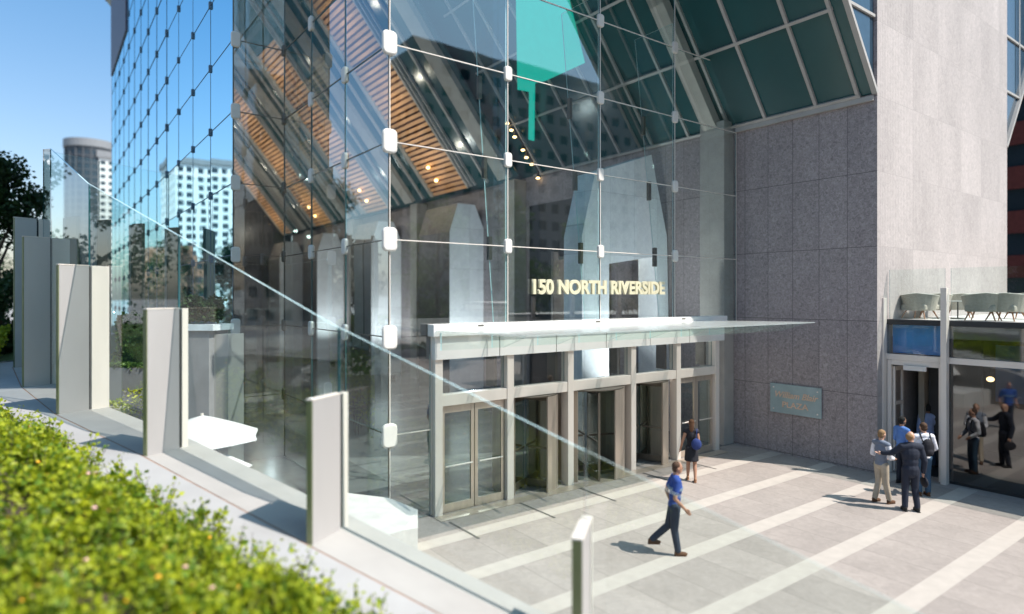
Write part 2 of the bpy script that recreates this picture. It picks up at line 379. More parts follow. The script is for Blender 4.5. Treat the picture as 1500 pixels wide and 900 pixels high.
# bank: ribbons parallel to the fence
def ribbon(d0, d1, dz0, dz1, i0=0, i1=None, sub=8, z_add=None):
    i1 = len(pts) - 1 if i1 is None else i1
    mbb = MB(); prev = None
    for i in range(i0, i1):
        for k in range(sub + (1 if i == i1 - 1 else 0)):
            u = k / sub
            p = pts[i].lerp(pts[i + 1], u); n = bdir(i).lerp(bdir(i + 1), u).normalized()
            a = p + n * d0 + Vector((0, 0, dz0)); b = p + n * d1 + Vector((0, 0, dz1))
            if prev: mbb.poly([prev[0], a, b, prev[1]])
            prev = (a, b)
    return mbb
c = ribbon(-.42, .70, 0, 0)
c2 = ribbon(-.42, -.42, 0, -.35); c3 = ribbon(-.42, -.42, -.35, -3.2)
c.v += []; 
def merge(a, b):
    n = len(a.v); a.v += b.v; a.f += [tuple(i + n for i in f) for f in b.f]; a.mi += b.mi; return a
struct(merge(merge(c, c2), c3).build('coping', M['coping']))
struct(ribbon(.70, .73, -.006, -.006).build('coping_joint', M['joint']))
struct(ribbon(.73, 1.60, 0, -.02).build('path', M['path']))
struct(merge(ribbon(1.60, 1.64, -.02, .02), ribbon(1.64, 1.72, .02, .02)).build('path_kerb', M['coping']))
struct(merge(ribbon(1.72, 3.0, -.06, .35, 0, 6), ribbon(3.0, 9.5, .35, .4, 0, 6)).build('planting_bed', M['soil']))
struct(ribbon(1.72, 5, -.05, -.15, 7, 9).build('lawn', M['grass_ground']))
MBX = MB(); MBX.poly([W(-60, 12, 2.2), W(-13.8, 12, 2.2), W(-17.5, 20, 2.2), W(-30, 60, 2.2), W(-70, 60, 2.2)]); struct(MBX.build('bank_terrain', M['grass_ground']))

# ================================================================== GLASS FENCE
fr = thing('glass_fence', 'tall sloping clear glass windscreen held by brushed metal blade posts along the planted bank', 'fence', pts[3])
def pane_prism(a, b, za0, za1, zb0, zb1, th=.024):
    d = Vector((b.x - a.x, b.y - a.y, 0)).normalized(); n = Vector((d.y, -d.x, 0)) * th / 2
    mb = MB()
    A = Vector((a.x, a.y, 0)); B = Vector((b.x, b.y, 0))
    P = [A + n, B + n, B - n, A - n]; z0 = [za0, zb0, zb0, za0]; z1 = [za1, zb1, zb1, za1]
    p = [Vector((q.x, q.y, z)) for q, z in zip(P, z0)] + [Vector((q.x, q.y, z)) for q, z in zip(P, z1)]
    n0 = 0; mb.v = [tuple(q) for q in p]
    fs = ((3, 2, 1, 0), (4, 5, 6, 7), (0, 1, 5, 4), (1, 2, 6, 5), (2, 3, 7, 6), (3, 0, 4, 7)); mm = (1, 1, 0, 2, 0, 2)
    for f, k in zip(fs, mm): mb.f.append(f); mb.mi.append(k)
    return mb
def bladepost(parent, p, bd, z0, z1, L=.67, wd=.10, rear=.14, name='post', capm='steel'):
    "two metal blades with a slot for the glass; bd points towards the camera side"
    q = Vector((p.x, p.y, 0)); t = Vector((bd.y, -bd.x, 0))
    mb = MB()
    mb.bar(q + bd * .03 + Vector((0, 0, (z0 + z1) / 2)), q + bd * L + Vector((0, 0, (z0 + z1) / 2)), wd, z1 - z0)
    o = mb.build(name, M['blade'], parent, bevel=.006)
    mb = MB(); mb.bar(q + bd * (L + .001) + Vector((0, 0, (z0 + z1) / 2)), q + bd * (L + .018) + Vector((0, 0, (z0 + z1) / 2)), wd - .012, z1 - z0 - .01)
    mb.build('end_plate', M['blade_dark'], o)
    mb = MB(); mb.bar(q + bd * .028 + Vector((0, 0, z1 + .014)), q + bd * (L + .02) + Vector((0, 0, z1 + .014)), wd + .012, .024)
    mb.build('cap', M[capm], o, bevel=.004)
    mb = MB(); mb.bar(q - bd * .03 + Vector((0, 0, (z0 + z1 + .01) / 2)), q - bd * (.03 + rear) + Vector((0, 0, (z0 + z1 + .01) / 2)), wd, z1 - z0 + .01)
    mb.build('rear_blade', M['steel'], o, bevel=.006)
    mb = MB(); mb.bar(q - bd * .028 + Vector((0, 0, (z0 + z1) / 2)), q + bd * .028 + Vector((0, 0, (z0 + z1) / 2)), wd * .4, z1 - z0 - .02)
    mb.build('gasket', M['black'], o)
    return o
GM = [M['g_fence'], M['edge'], M['edge_dark']]
for i in range(1, 7):
    a, b = pts[i], pts[i + 1]
    if i == 6: b = W(-14.76, 20.0, 2.5); zt = 9.62
    else: zt = FL[i + 1][3]
    g = (b - a).normalized() * .012
    pane_prism(a + g, b - g, FL[i][2] - .02, FL[i][3], (FL[i + 1][2] if i < 6 else 2.5) - .02, zt, .028).build('glass_panel', GM if i > 1 else [M['g_fence'], M['edge_soft'], M['edge_soft']], fr)
for i in range(1, 8):
    if i == 7: bladepost(fr, pts[i], bdir(i), FL[i][2] - .05, FL[i][4], rear=.4)
    else: bladepost(fr, pts[i], bdir(i), FL[i][2] - .05, FL[i][4], rear={6: .45, 5: .40}.get(i, .13), wd=.13 if i < 3 else .10)
# return screen from the fence corner to the facade
C0 = W(-14.76, 20.0, 0); e = RT * .42 + FW * .907; e = Vector((e.x, e.y, 0)).normalized()
r2 = thing('glass_screen', 'level glass windscreen with dark blade posts returning from the fence corner to the blue facade', 'fence', (C0.x, C0.y, 0))
tt = []
for px in (99, 145, 195, 247, 299):
    k = (px - CX) / F            # solve for the point of the line seen at px
    lx, lz = -14.76, 20.0
    tt.append((k * lz - lx) / (.42 - k * .907))
stops = [0.0] + tt + [tt[-1] + .75]
for q0, q1 in zip([0.0] + tt[1::2], tt[1::2] + [tt[-1] + .75]):
    a = C0 + e * (q0 + .012); b = C0 + e * (q1 - .012)
    pane_prism(a, b, 0, 9.6, 0, 9.6).build('glass_panel', GM, r2)
bd2 = Vector((e.y, -e.x, 0)); bd2 = bd2 if bd2.dot(-C0) > 0 else -bd2
M['blade_bronze'] = pbr('bronze_blade', (.20, .19, .15), .35, .5, .06, 1)
for q0 in tt:
    p = C0 + e * q0
    o = MB().bar(p + bd2 * .03 + Vector((0, 0, 3.77)), p + bd2 * .55 + Vector((0, 0, 3.77)), .12, 7.54).build('post', M['blade_bronze'], r2, bevel=.006)
    MB().bar(p + bd2 * .03 + Vector((0, 0, 7.555)), p + bd2 * .55 + Vector((0, 0, 7.555)), .13, .024).build('cap', M['bronze'], o)
    MB().bar(p - bd2 * .03 + Vector((0, 0, 3.77)), p - bd2 * .15 + Vector((0, 0, 3.77)), .12, 7.54).build('rear_blade', M['rib'], o)

# ================================================================== OFFICE TOWER
tw = thing('office_tower', 'glass and granite office tower with sloping underside over a tall glass lobby', 'office building', (XC, YC, 0))
# granite core
mb = MB()
core = mb.hexa([(XC, YC, 0), (XD, YC, 0), (XD, 60, 0), (XC, 60, 0), (XC, YC, 62), (XD, YC, 62), (XD, 60, 62), (XC, 60, 62)])
# faces: front = pale, west = dark
co = core.build('core_wall', [M['granite'], M['white_granite'], M['lobby_stone']], tw)
for p in co.data.polygons:
    if abs(p.normal.y) > .5: p.material_index = 1
# leaning body as polygon extruded in y
ZB = 29.3; YB = 8.32
xk = XC - (ZB - 10.7) / SL
prof = [(XC - .02, 10.72), (xk, ZB), (4.25, ZB), (4.25, 64), (44.4, 64), (44.4, ZB), (2 * (XC + XD) / 2 - xk + .0, ZB), (XD + .02, 10.72)]
mb = MB(); n = len(prof)
f0 = [(x, YB, z) for x, z in prof]; f1 = [(x, 62.0, z) for x, z in prof]
mb.poly(f0); mb.poly(list(reversed(f1)))
for i in range(n):
    j = (i + 1) % n; mb.poly([f0[j], f0[i], f1[i], f1[j]], 1 if i in (0, 6) else 0)
body = mb.build('tower_body', [M['office'], M['teal'], M['bronze']], tw)
MB().box((4.50, 49, 22.6), (8, 59.9, 29.28)).build('lower_fascia', M['slate'], tw)
# soffit mullion grid (stands 6 cm below the sloping glass)
sd = Vector((-1, 0, SL)).normalized(); sn = Vector((-SL, 0, -1)).normalized()
mb = MB()
def sp_(x, y, off): return Vector((x, y, soff(x))) + sn * off
y = 8.66
ys = [8.70, 9.92, 11.6, 12.95, 14.6, 16.3, 18.0, 19.7, 21.4, 23.0]
xs = [XC - .05, 17.25, 15.6, 13.95, 12.3, 10.65, 9.1]
for yy in ys:
    mb.bar(sp_(XC - .02, yy, .05), sp_(xk + .1, yy, .05), .09, .10, up=sn)
for k, xx in enumerate(xs):
    mb.bar(sp_(xx, 8.64, .052), sp_(xx, 23.6, .052), .09, .11, up=sn)
mb.build('soffit_mullions', M['soff_frame'], tw)
mb = MB(); mb.box((XC - .10, 8.3, 10.52), (XC - .003, YF, 10.66)); mb.build('soffit_sill', M['soff_frame'], tw)
# front facade mullions of the leaning body
mb = MB()
mb.bar((XC, YB - .05, 10.72), (xk, YB - .05, ZB), .10, .14, up=(0, 1, 0)); mb.bar((XD, YB - .05, 10.72), (XD + (XC - xk), YB - .05, ZB), .10, .14, up=(0, 1, 0))
for z in [12.9 + 2.13 * k for k in range(14)]:
    xl = max(4.3, XC - (z - 10.7) / SL); mb.box((xl, YB - .06, z - .04), (XC - .01, YB - .003, z + .04)); mb.box((XD + .01, YB - .06, z - .04), (XC + XD - xl, YB - .003, z + .04))
for x in [XC - 1.6 * k for k in range(1, 9)]:
    z0 = soff(x) if x > xk else ZB; mb.box((x - .04, YB - .075, z0), (x + .04, YB - .063, 40)); mb.box((XC + XD - x - .04, YB - .075, z0), (XC + XD - x + .04, YB - .063, 40))
mb.build('facade_mullions', M['soff_frame'], tw)
# far soffit lining: ribs, timber louvres, dark glass between (lies under the body, z offset)
SO = .62   # lining hangs below the body plane
def ln(x, y, off=0): return Vector((x, y, 10.7 + SL * (XC - x))) + sn * (SO + off)
mb = MB(); mb.hexa([ln(XC - .3, 23.9, .03), ln(XC - .3, 59.4, .03), ln(XL + 2.0, 59.4, .03), ln(XL + 2.0, 23.9, .03), ln(XC - .3, 23.9, -.05), ln(XC - .3, 59.4, -.05), ln(XL + 2.0, 59.4, -.05), ln(XL + 2.0, 23.9, -.05)])
mb.build('soffit_lining', M['teal'], tw)
x_lo = XC - .35; x_hi = XL + 2.1; x_top = 11.4
for i, yc in enumerate((13.4, 24.7, 34.5, 44.2, 54.0)):
    w = .55 if i == 0 else .95
    MB().bar(ln(x_lo if i else XC - .05, yc, .12 if i else -.35), ln(9.3 if i else 9.4, yc, .12 if i else -.35), w, .34, up=sn).build('steel_rib', M['rib'], tw, bevel=.02)
mb = MB()
for yc in (26.3, 33.0, 36.1, 42.7, 45.8, 52.3, 55.4):
    mb.bar(ln(x_lo, yc, .07), ln(x_hi, yc, .07), .16, .14, up=sn)
for yc in [29.7 + 9.75 * k for k in range(4)]:
    for q in (-2.3, -1.95, 1.95, 2.3): mb.bar(ln(x_lo, yc + q, .08), ln(x_hi, yc + q, .08), .07, .14, up=sn)
mb.build('soffit_rails', M['soff_frame'], tw)
for i, (y0, y1) in enumerate(((28.0, 31.6), (37.4, 40.9), (47.2, 50.8), (57.0, 59.4))):
    o = MB().hexa([ln(x_lo, y0, .08), ln(x_lo, y1, .08), ln(x_top, y1, .08), ln(x_top, y0, .08), ln(x_lo, y0, .031), ln(x_lo, y1, .031), ln(x_top, y1, .031), ln(x_top, y0, .031)]).build('louvre_strip', M['woodback'], tw)
    mb = MB(); k = 0; L = (ln(x_top, 0) - ln(x_lo, 0)).length; step = .285
    while k * step < L - .1:
        q = ln(x_lo, 0, .16) + sd * (k * step + .1); mb.bar(Vector((q.x, y0 + .05, q.z)), Vector((q.x, y1 - .05, q.z)), .17, .06, up=sn); k += 1
    mb.build('timber_slats', M['wood'], o)
    mb = MB()
    for q in (y0 - .06, y1 + .06): mb.bar(ln(x_lo, q, .14), ln(x_top, q, .14), .12, .20, up=sn)
    mb.build('strip_edge', M['rib'], o)
# downlight track near the first rib
track = []
for px, py in ((743, 182), (749, 192), (754, 202), (766, 221), (771, 232), (779, 242), (788, 262)):
    Z = ony(px, 23.2); x = ray(px).x * Z; track.append(Vector((x, 23.2, H - (py - HY) / F * Z)))
o = MB().bar(track[0] + Vector((-.5, 0, .95)), track[-1] + Vector((.1, 0, .25)), .08, .08).build('light_track', M['dark'], tw)
for p in track:
    l = MB().tube([p + Vector((.05, 0, .35)), p + Vector((0, 0, .06))], [.05, .09], 8).build('spotlight', M['dark'], o)
    MB().ell(p + Vector((0, 0, .03)), (.09, .09, .05), nu=8, nv=6).build('lens', M['lamp'], l)
for (ya, px) in ((30.2, 690), (39.4, 581), (49.2, 494)):
    mb = MB()
    for q in range(2):
        p = ln(XC - .9 - q * .5, ya, .3); mb.ell(p, (.1, .1, .08), nu=8, nv=5)
    mb.build('downlight', M['lamp'], tw)
def lamp(nm, loc, e, r_=.12, c=(1, .86, .70)):
    l = bpy.data.lights.new(nm, 'POINT'); l.energy = e; l.shadow_soft_size = r_; l.specular_factor = 0; l.color = c
    o = bpy.data.objects.new(nm, l); COL.objects.link(o); o.location = loc; return o
for y0, y1 in ((28.0, 31.6), (37.4, 40.9), (47.2, 50.8), (57.0, 59.4)):
    for f in (.15, .5, .85):
        lamp('louvre_fill', ln(x_lo, 0).lerp(ln(x_top, 0), f) + sn * 2.2 + Vector((0, (y0 + y1) / 2, 0)), 85)  # added fill lights without fixtures, brighten the timber strips
for x, y, z in ((13, 20, 4.2), (14, 24, 8), (13, 34, 8), (13, 46, 8)): lamp('lobby_fill', (x, y, z), 110, .05, (.90, .96, 1))  # added fill lights without fixtures, lift the dim lobby
for (p, q, e_) in (((16.0, 13.5, .35), (16.0, 15.4, 7.5), 900), ((17.2, 25.6, .35), (17.6, 28.0, 7.5), 500), ((17.2, 35.3, .35), (17.6, 37.6, 7.5), 500), ((17.2, 45.2, .35), (17.6, 47.4, 7.5), 500)):
    l = bpy.data.lights.new('fill_uplight', 'SPOT'); l.energy = e_ * 1.6; l.spot_size = 1.5; l.spot_blend = .9; l.shadow_soft_size = .15; l.color = (.93, .97, 1)  # added floor spots, put in to brighten the portal and piers
    o = bpy.data.objects.new('fill_uplight', l); COL.objects.link(o); o.location = p; o.rotation_euler = (Vector(q) - Vector(p)).to_track_quat('-Z', 'Y').to_euler()
    MB().tube([(p[0], p[1], .006), (p[0], p[1], .2)], .16, 14).build('fill_uplight_housing', M['dark'], tw)  # made-up housing around the added floor spot
# interior back wall pieces: recessed dark bays, columns, piers
mb = MB()
for yc in (24.7, 34.5, 44.2, 54.0):
    mb.box((XC - .75, yc - .42, 0), (XC - .003, yc + .42, 10.6))
MB().box((XC - .55, YF + .12, 0), (XC - .003, YF + 1.1, 10.9)).build('bronze_column', M['rib'], tw, bevel=.02)
mb.build('wall_pilasters', M['rib'], tw, bevel=.02)
for y0 in (28.0, 37.6, 47.4, 56.8):
    w = 3.3; x0 = 16.8; zt = 9.9
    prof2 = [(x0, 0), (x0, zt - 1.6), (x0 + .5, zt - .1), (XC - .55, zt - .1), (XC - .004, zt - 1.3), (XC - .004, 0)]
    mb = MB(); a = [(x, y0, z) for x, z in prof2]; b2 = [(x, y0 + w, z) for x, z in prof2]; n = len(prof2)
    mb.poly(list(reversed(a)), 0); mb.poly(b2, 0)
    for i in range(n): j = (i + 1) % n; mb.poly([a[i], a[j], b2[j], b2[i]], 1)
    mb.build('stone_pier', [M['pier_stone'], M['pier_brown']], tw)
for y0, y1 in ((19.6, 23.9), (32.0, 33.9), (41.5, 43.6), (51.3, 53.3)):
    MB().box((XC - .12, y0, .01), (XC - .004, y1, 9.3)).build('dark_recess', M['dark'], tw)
# large pale pier with an alcove just inside the front glass
yp = 15.4
mb = MB(); A = [(14.3, 0), (14.3, 7.0), (14.9, 9.15), (17.7, 10.1), (18.55, 7.2), (18.75, 0)]
hx0, hx1, hz = 15.55, 18.0, 6.45
outer = [(14.3, 0), (hx0, 0), (hx0, hz - .35), (hx1, hz), (hx1, 0), (18.75, 0), (18.55, 7.2), (17.7, 10.1), (14.9, 9.15), (14.3, 7.0)]
a = [(x, yp, z) for x, z in outer]; b2 = [(x, yp + .9, z) for x, z in outer]; n = len(outer)
mb.poly(a); mb.poly(list(reversed(b2)))
for i in range(n): j = (i + 1) % n; mb.poly([a[j], a[i], b2[i], b2[j]])
pr = mb.build('lobby_portal', M['pier_stone'], tw)
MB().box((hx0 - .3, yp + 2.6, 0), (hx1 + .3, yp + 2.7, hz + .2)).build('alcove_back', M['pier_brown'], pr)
MB().box((hx0 - .02, yp + .91, hz - .1), (hx1 + .02, yp + 2.6, hz + .02)).build('alcove_ceiling', M['beige'], pr)
for x in (16.5, 17.3):
    MB().ell((x, yp + 1.3, hz - .13), (.09, .09, .04), nu=8, nv=6).build('downlight', M['lamp'], pr)
# back / end walls
MB().box((XA + .2, 60.2, 0), (XC, 60.6, 30)).build('end_wall', M['dark'], tw)
# added teal panel under the soffit, its glow standing in for sunlit glass
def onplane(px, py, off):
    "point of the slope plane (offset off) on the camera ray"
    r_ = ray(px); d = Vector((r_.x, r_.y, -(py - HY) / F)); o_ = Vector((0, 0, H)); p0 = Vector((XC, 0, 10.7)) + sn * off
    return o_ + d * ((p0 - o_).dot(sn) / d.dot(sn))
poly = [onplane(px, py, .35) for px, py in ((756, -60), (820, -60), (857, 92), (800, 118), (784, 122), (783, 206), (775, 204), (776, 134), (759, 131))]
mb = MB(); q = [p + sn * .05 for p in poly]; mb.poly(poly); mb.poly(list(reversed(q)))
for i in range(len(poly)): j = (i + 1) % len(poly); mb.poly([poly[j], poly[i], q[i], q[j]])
mb.build('sun_patch_panel', M['sunlit_teal'], tw)

# ---------------- glass walls
def gwall(name, p0, p1, n, rows, mat, th=.03, label=None, skip=lambda c, r: False, jm=M['steel'], jw=.017):
    "curtain wall of single panes from p0 to p1 (plan), with slim bright joints"
    p0 = Vector((*p0, 0)); p1 = Vector((*p1, 0)); d = (p1 - p0) / n; L = d.length; u = d.normalized()
    nn = Vector((u.y, -u.x, 0))     # outside
    mb = MB()
    for z in rows[1:-1]: mb.bar(p0 + Vector((0, 0, z)) + nn * .02, p1 + Vector((0, 0, z)) + nn * .02, jw, .022)
    for k in range(n + 1): mb.bar(p0 + d * k + Vector((0, 0, rows[0])) + nn * .018, p0 + d * k + Vector((0, 0, rows[-1])) + nn * .018, jw, .022, up=(u.x, u.y, 0))
    o = mb.build(name, jm, tw)
    for k in range(n):
        for r_ in range(len(rows) - 1):
            if skip(k, r_): continue
            a = p0 + d * k + u * .012; b = p0 + d * (k + 1) - u * .012
            pm = pane_prism(a, b, rows[r_] + .012, rows[r_ + 1] - .012, rows[r_] + .012, rows[r_ + 1] - .012, th)
            pm.build('glass_pane', [mat, M['edge_dark'], M['edge_dark']], o)
    return o, p0, d, u, nn
def fitting(mbp, c, u, nn, w, h, m, parent, round_=True, name='fitting'):
    b = MB(); c = Vector(c)
    u = Vector(u).normalized(); nn = Vector(nn).normalized(); r_ = w * .30; prof = []
    for qx, qz, a0 in ((1, 1, 0), (-1, 1, 90), (-1, -1, 180), (1, -1, 270)):
        for k in range(5): a = math.radians(a0 + 22.5 * k); prof.append(u * (qx * (w / 2 - r_) + r_ * math.cos(a)) + Vector((0, 0, qz * (h / 2 - r_) + r_ * math.sin(a))))
    rings = [[c + p * sc__ + nn * dd for p in prof] for dd, sc__ in ((.0, 1), (.055, 1), (.075, .88))]; n_ = len(prof)
    b.poly(rings[-1]); b.poly(list(reversed(rings[0])))
    for A_, B_ in zip(rings[:-1], rings[1:]):
        for i in range(n_): j = (i + 1) % n_; b.poly([A_[i], A_[j], B_[j], B_[i]])
    o = b.build(name, m, parent)
    return o
rf = [0.02] + ZR[0:6] + [ZR[6]]
rows_front = [ZR[1] + .0] + ZR[2:6] + [ZR[6], 19.2]
front, p0, d, u, nn = gwall('front_glass_wall', (XL, YF), (XL + 3.18 * 4, YF), 4, rows_front, M['g_front'])
front_u = u
for k in range(4):
    for r_ in range(1, 6):
        if k == 0: continue
        c = Vector((XL + 3.18 * k, YF, ZR[r_]))
        if c.z < 4.3: continue
        fitting(None, c + Vector((0, 0, 0)), Vector((1, 0, 0)), Vector((0, -1, 0)), .22, .36, M['whitefit'], front)
# the slim wall joints sit at equal steps, the fins at every fitting line
for k in (1, 2, 3):
    x = XL + 3.18 * k; mb = MB()
    y0 = YF + .06; P = [(x, y0, ZR[1] + .05), (x, y0 + .52, ZR[1] + .05), (x, y0 + 1.55, 13.4), (x, y0, 13.4)]
    A = [Vector(p) + Vector((-.014, 0, 0)) for p in P]; B = [Vector(p) + Vector((.014, 0, 0)) for p in P]
    mb.poly(A, 0); mb.poly(list(reversed(B)), 0)
    for i in range(4): j = (i + 1) % 4; mb.poly([A[j], A[i], B[i], B[j]], 1)
    o = mb.build('glass_fin', [M['g_fence'], M['edge']], front)
    mb = MB()
    for r_ in range(2, 5):
        zc = ZR[r_]; yy = y0 + .52 + (zc - ZR[1]) * .11
        mb.box((x - .05, yy - .09, zc - .3), (x + .05, yy + .02, zc + .3))
    mb.build('fin_clamp', M['bronze'], front)
rows_w = [0.02] + ZR[0:6] + [ZR[6], 19.2]
west, *_ = gwall('prow_glass_wall', (XL, YJ), (XL, YF), 3, rows_w, M['g_front'], jm=M['bronze'])
jog, *_ = gwall('return_glass_wall', (XA, YJ), (XL, YJ), 1, rows_w, M['g_front'], jm=M['bronze'])
low, *_ = gwall('prow_base_glass', (XL, YF), (7.12, YF), 1, [.02, ZR[0], ZR[1]], M['g_front'])
for r_ in range(0, 6):
    fitting(None, (XL - .02, YF - .02, ZR[r_]), Vector((1, 0, 0)), Vector((0, -1, 0)), .34, .52, M['whitefit'], front)
    for yy in (YF + 2.47, YF + 4.93):
        fitting(None, (XL, yy, ZR[r_]), Vector((0, 1, 0)), Vector((-1, 0, 0)), .24, .40, M['whitefit'] if yy < 16 else M['whitefit'], west)
    fitting(None, (XL + .0, YJ - .0, ZR[r_]), Vector((0, 1, 0)), Vector((-1, 0, 0)), .2, .36, M['bronze'], jog)
    fitting(None, (XA + .05, YJ - .02, ZR[r_]), Vector((1, 0, 0)), Vector((0, -1, 0)), .26, .46, M['whitefit'], jog)
rows_a = [0.02] + ZR[0:11] + [ZB - .1]
n_cols = 13; cw = 3.08
near, p0a, da, ua, na = gwall('west_facade_glass', (XA, YJ + cw * 4), (XA, YJ), 4, rows_a, M['g_left'], jm=M['joint_blue'], jw=.010)
# far columns of the facade: too many panes to list one by one
mb = MB(); mj = MB(); clips = MB()
for k in range(4, n_cols):
    ya, yb = YJ + cw * k + .012, YJ + cw * (k + 1) - .012
    for r_ in range(len(rows_a) - 1):
        mb.hexa([(XA - .015, ya, rows_a[r_] + .012), (XA + .015, ya, rows_a[r_] + .012), (XA + .015, yb, rows_a[r_] + .012), (XA - .015, yb, rows_a[r_] + .012),
                 (XA - .015, ya, rows_a[r_ + 1] - .012), (XA + .015, ya, rows_a[r_ + 1] - .012), (XA + .015, yb, rows_a[r_ + 1] - .012), (XA - .015, yb, rows_a[r_ + 1] - .012)])
far = mb.build('far_glass_panes', M['g_left'], tw); far['kind'] = 'stuff'
for k in range(4, n_cols + 1): mj.box((XA - .03, YJ + cw * k - .008, 0), (XA - .016, YJ + cw * k + .008, ZB))
for z in rows_a[1:-1]: mj.box((XA - .034, YJ + cw * 4, z - .008), (XA - .018, YJ + cw * n_cols, z + .008))
mj.build('facade_joints', M['joint_blue'], tw)
for k in range(1, n_cols):
    for r_ in range(0, 11):
        z = ZR[r_]
        if k < 4 and z > 2.5 and z < 19:
            fitting(None, (XA, YJ + cw * k, z), Vector((0, 1, 0)), Vector((-1, 0, 0)), .10, .26, M['joint_blue'], near, name='clip')
        else: clips.box((XA - .08, YJ + cw * k - .06, z - .16), (XA - .02, YJ + cw * k + .06, z + .16))
cl = clips.build('far_clips', M['joint_blue'], tw); cl['kind'] = 'stuff'

# ---------------- entrance doors
xs = [7.25, 9.27, 11.25, 13.66, 15.66, 17.6]
dw = MB()
for x in xs: dw.box((x - .10, YF - .16, 0), (x + .10, YF + .12, 3.66))
for x0_, x1_ in zip(xs[:-1], xs[1:]): dw.box((x0_ + .102, YF - .14, 2.48), (x1_ - .102, YF + .10, 2.74))
ent = dw.build('entrance_frame', M['steel'], tw, bevel=.008)
for i, (x0_, x1_) in enumerate(zip(xs[:-1], xs[1:])):
    pane_prism(Vector((x0_ + .11, YF, 0)), Vector((x1_ - .11, YF, 0)), 2.76, 3.62, 2.76, 3.62).build('transom_pane', [M['g_front'], M['edge_dark'], M['edge_dark']], ent)
    MB().box((x0_ + (x1_ - x0_) * .86, YF + .15, 2.76), (x0_ + (x1_ - x0_) * .90, YF + .5, 3.62)).build('transom_fin', M['bronze'], ent)
def swing(x0_, x1_, y, par):
    f = MB(); s = .09
    f.box((x0_, y - .03, .01), (x0_ + s, y + .03, 2.46)); f.box((x1_ - s, y - .03, .01), (x1_, y + .03, 2.46))
    f.box((x0_ + s, y - .028, .01), (x1_ - s, y + .028, .2)); f.box((x0_ + s, y - .028, 2.3), (x1_ - s, y + .028, 2.46))
    o = f.build('door', M['steel_door'], par, bevel=.004)
    pane_prism(Vector((x0_ + s, y, 0)), Vector((x1_ - s, y, 0)), .2, 2.3, .2, 2.3, .02).build('door_glass', [M['g_door'], M['edge_dark'], M['edge_dark']], o)
    MB().tube([(x0_ + s, y - .09, 1.08), (x1_ - s, y - .09, 1.08)], .02, 8).build('push_bar', M['steel'], o)
swing(7.37, 8.27, YF - .02, ent); swing(8.29, 9.15, YF - .02, ent)
swing(15.78, 16.62, YF - .02, ent); swing(16.64, 17.48, YF - .02, ent)
for x0_, x1_ in ((9.37, 11.15), (11.35, 13.56), (13.76, 15.56)):
    cx = (x0_ + x1_) / 2; rad = (x1_ - x0_) / 2 - .02; cy = YF + .55
    def arc(a0, a1, r_, n_=12): return [(cx + r_ * math.cos(math.radians(a0 + (a1 - a0) * k / n_)), cy + r_ * math.sin(math.radians(a0 + (a1 - a0) * k / n_))) for k in range(n_ + 1)]
    drum = None
    for a0, a1, mt, nm in ((-86, 45, M['steel_door'], 'curved_side_panel'), (135, 215, M['steel_door'], 'curved_side_panel')):
        mb = MB(); o1 = arc(a0, a1, rad); i1 = arc(a0, a1, rad - .05)
        for k in range(12):
            mb.hexa([(*o1[k], .01), (*o1[k + 1], .01), (*i1[k + 1], .01), (*i1[k], .01), (*o1[k], 2.44), (*o1[k + 1], 2.44), (*i1[k + 1], 2.44), (*i1[k], 2.44)])
        o = mb.build(nm, mt, ent, smooth=False); drum = o
    # revolving leaves
    for a0 in (20, 110, 200, 290):
        a_ = math.radians(a0 + x0_ * 20); ex = cx + (rad - .08) * math.cos(a_); ey = cy + (rad - .08) * math.sin(a_)
        f = MB(); A = Vector((cx, cy, 0)); B = Vector((ex, ey, 0)); dd = (B - A).normalized()
        f.bar(B + Vector((0, 0, .03)), B + Vector((0, 0, 2.4)), .06, .05, up=(dd.x, dd.y, 0)); f.bar(A + dd * .05 + Vector((0, 0, .12)), B + Vector((0, 0, .12)), .04, .18); f.bar(A + dd * .05 + Vector((0, 0, 2.34)), B + Vector((0, 0, 2.34)), .04, .12)
        f.bar(A + dd * .1 + Vector((0, 0, 1.05)), B + Vector((0, 0, 1.05)), .05, .05)
        lf = f.build('revolving_leaf', M['bronze'], ent)
        pane_prism(A + dd * .06, B, .2, 2.3, .2, 2.3, .02).build('leaf_glass', [M['g_door'], M['edge_dark'], M['edge_dark']], lf)
    MB().tube([(cx, cy, 2.445), (cx, cy, 2.47)], rad, 24).build('drum_ceiling', M['bronze'], ent)
# threshold and mats
MB().box((7.1, YF - .5, .003), (17.7, YF - .17, .012)).build('threshold', M['steel_door'], tw)
# ---------------- canopy
ZC = 4.20
cb = MB().box((7.02, YF - .32, 4.09), (17.9, YF - .04, 4.36)).build('canopy_beam', M['fascia'], tw, bevel=.01)
mb = MB()
for k in range(6):
    x0_ = 7.1 + k * 1.8; mb.box((x0_ + .01, YF - .22, 3.56), (x0_ + 1.78, YF - .06, 4.085))
mb.build('canopy_fascia', M['fascia'], cb)
for k in range(6):
    x0_ = 7.05 + k * 1.675
    P = [(x0_ + .006, YF - .33, ZC), (x0_ + 1.669, YF - .33, ZC), (x0_ + 1.669, 9.05, ZC + .06), (x0_ + .006, 9.05, ZC + .06)]
    P = [P[3], P[2], P[1], P[0]]
    mb = MB(); mb.hexa([Vector(p) for p in P] + [Vector(p) + Vector((0, 0, .03)) for p in P], 1)
    o = mb.build('canopy_pane', [M['g_canopy'], M['g_canopy']], cb)
    for idx in (2, 3, 4, 5): o.data.polygons[idx].material_index = 0
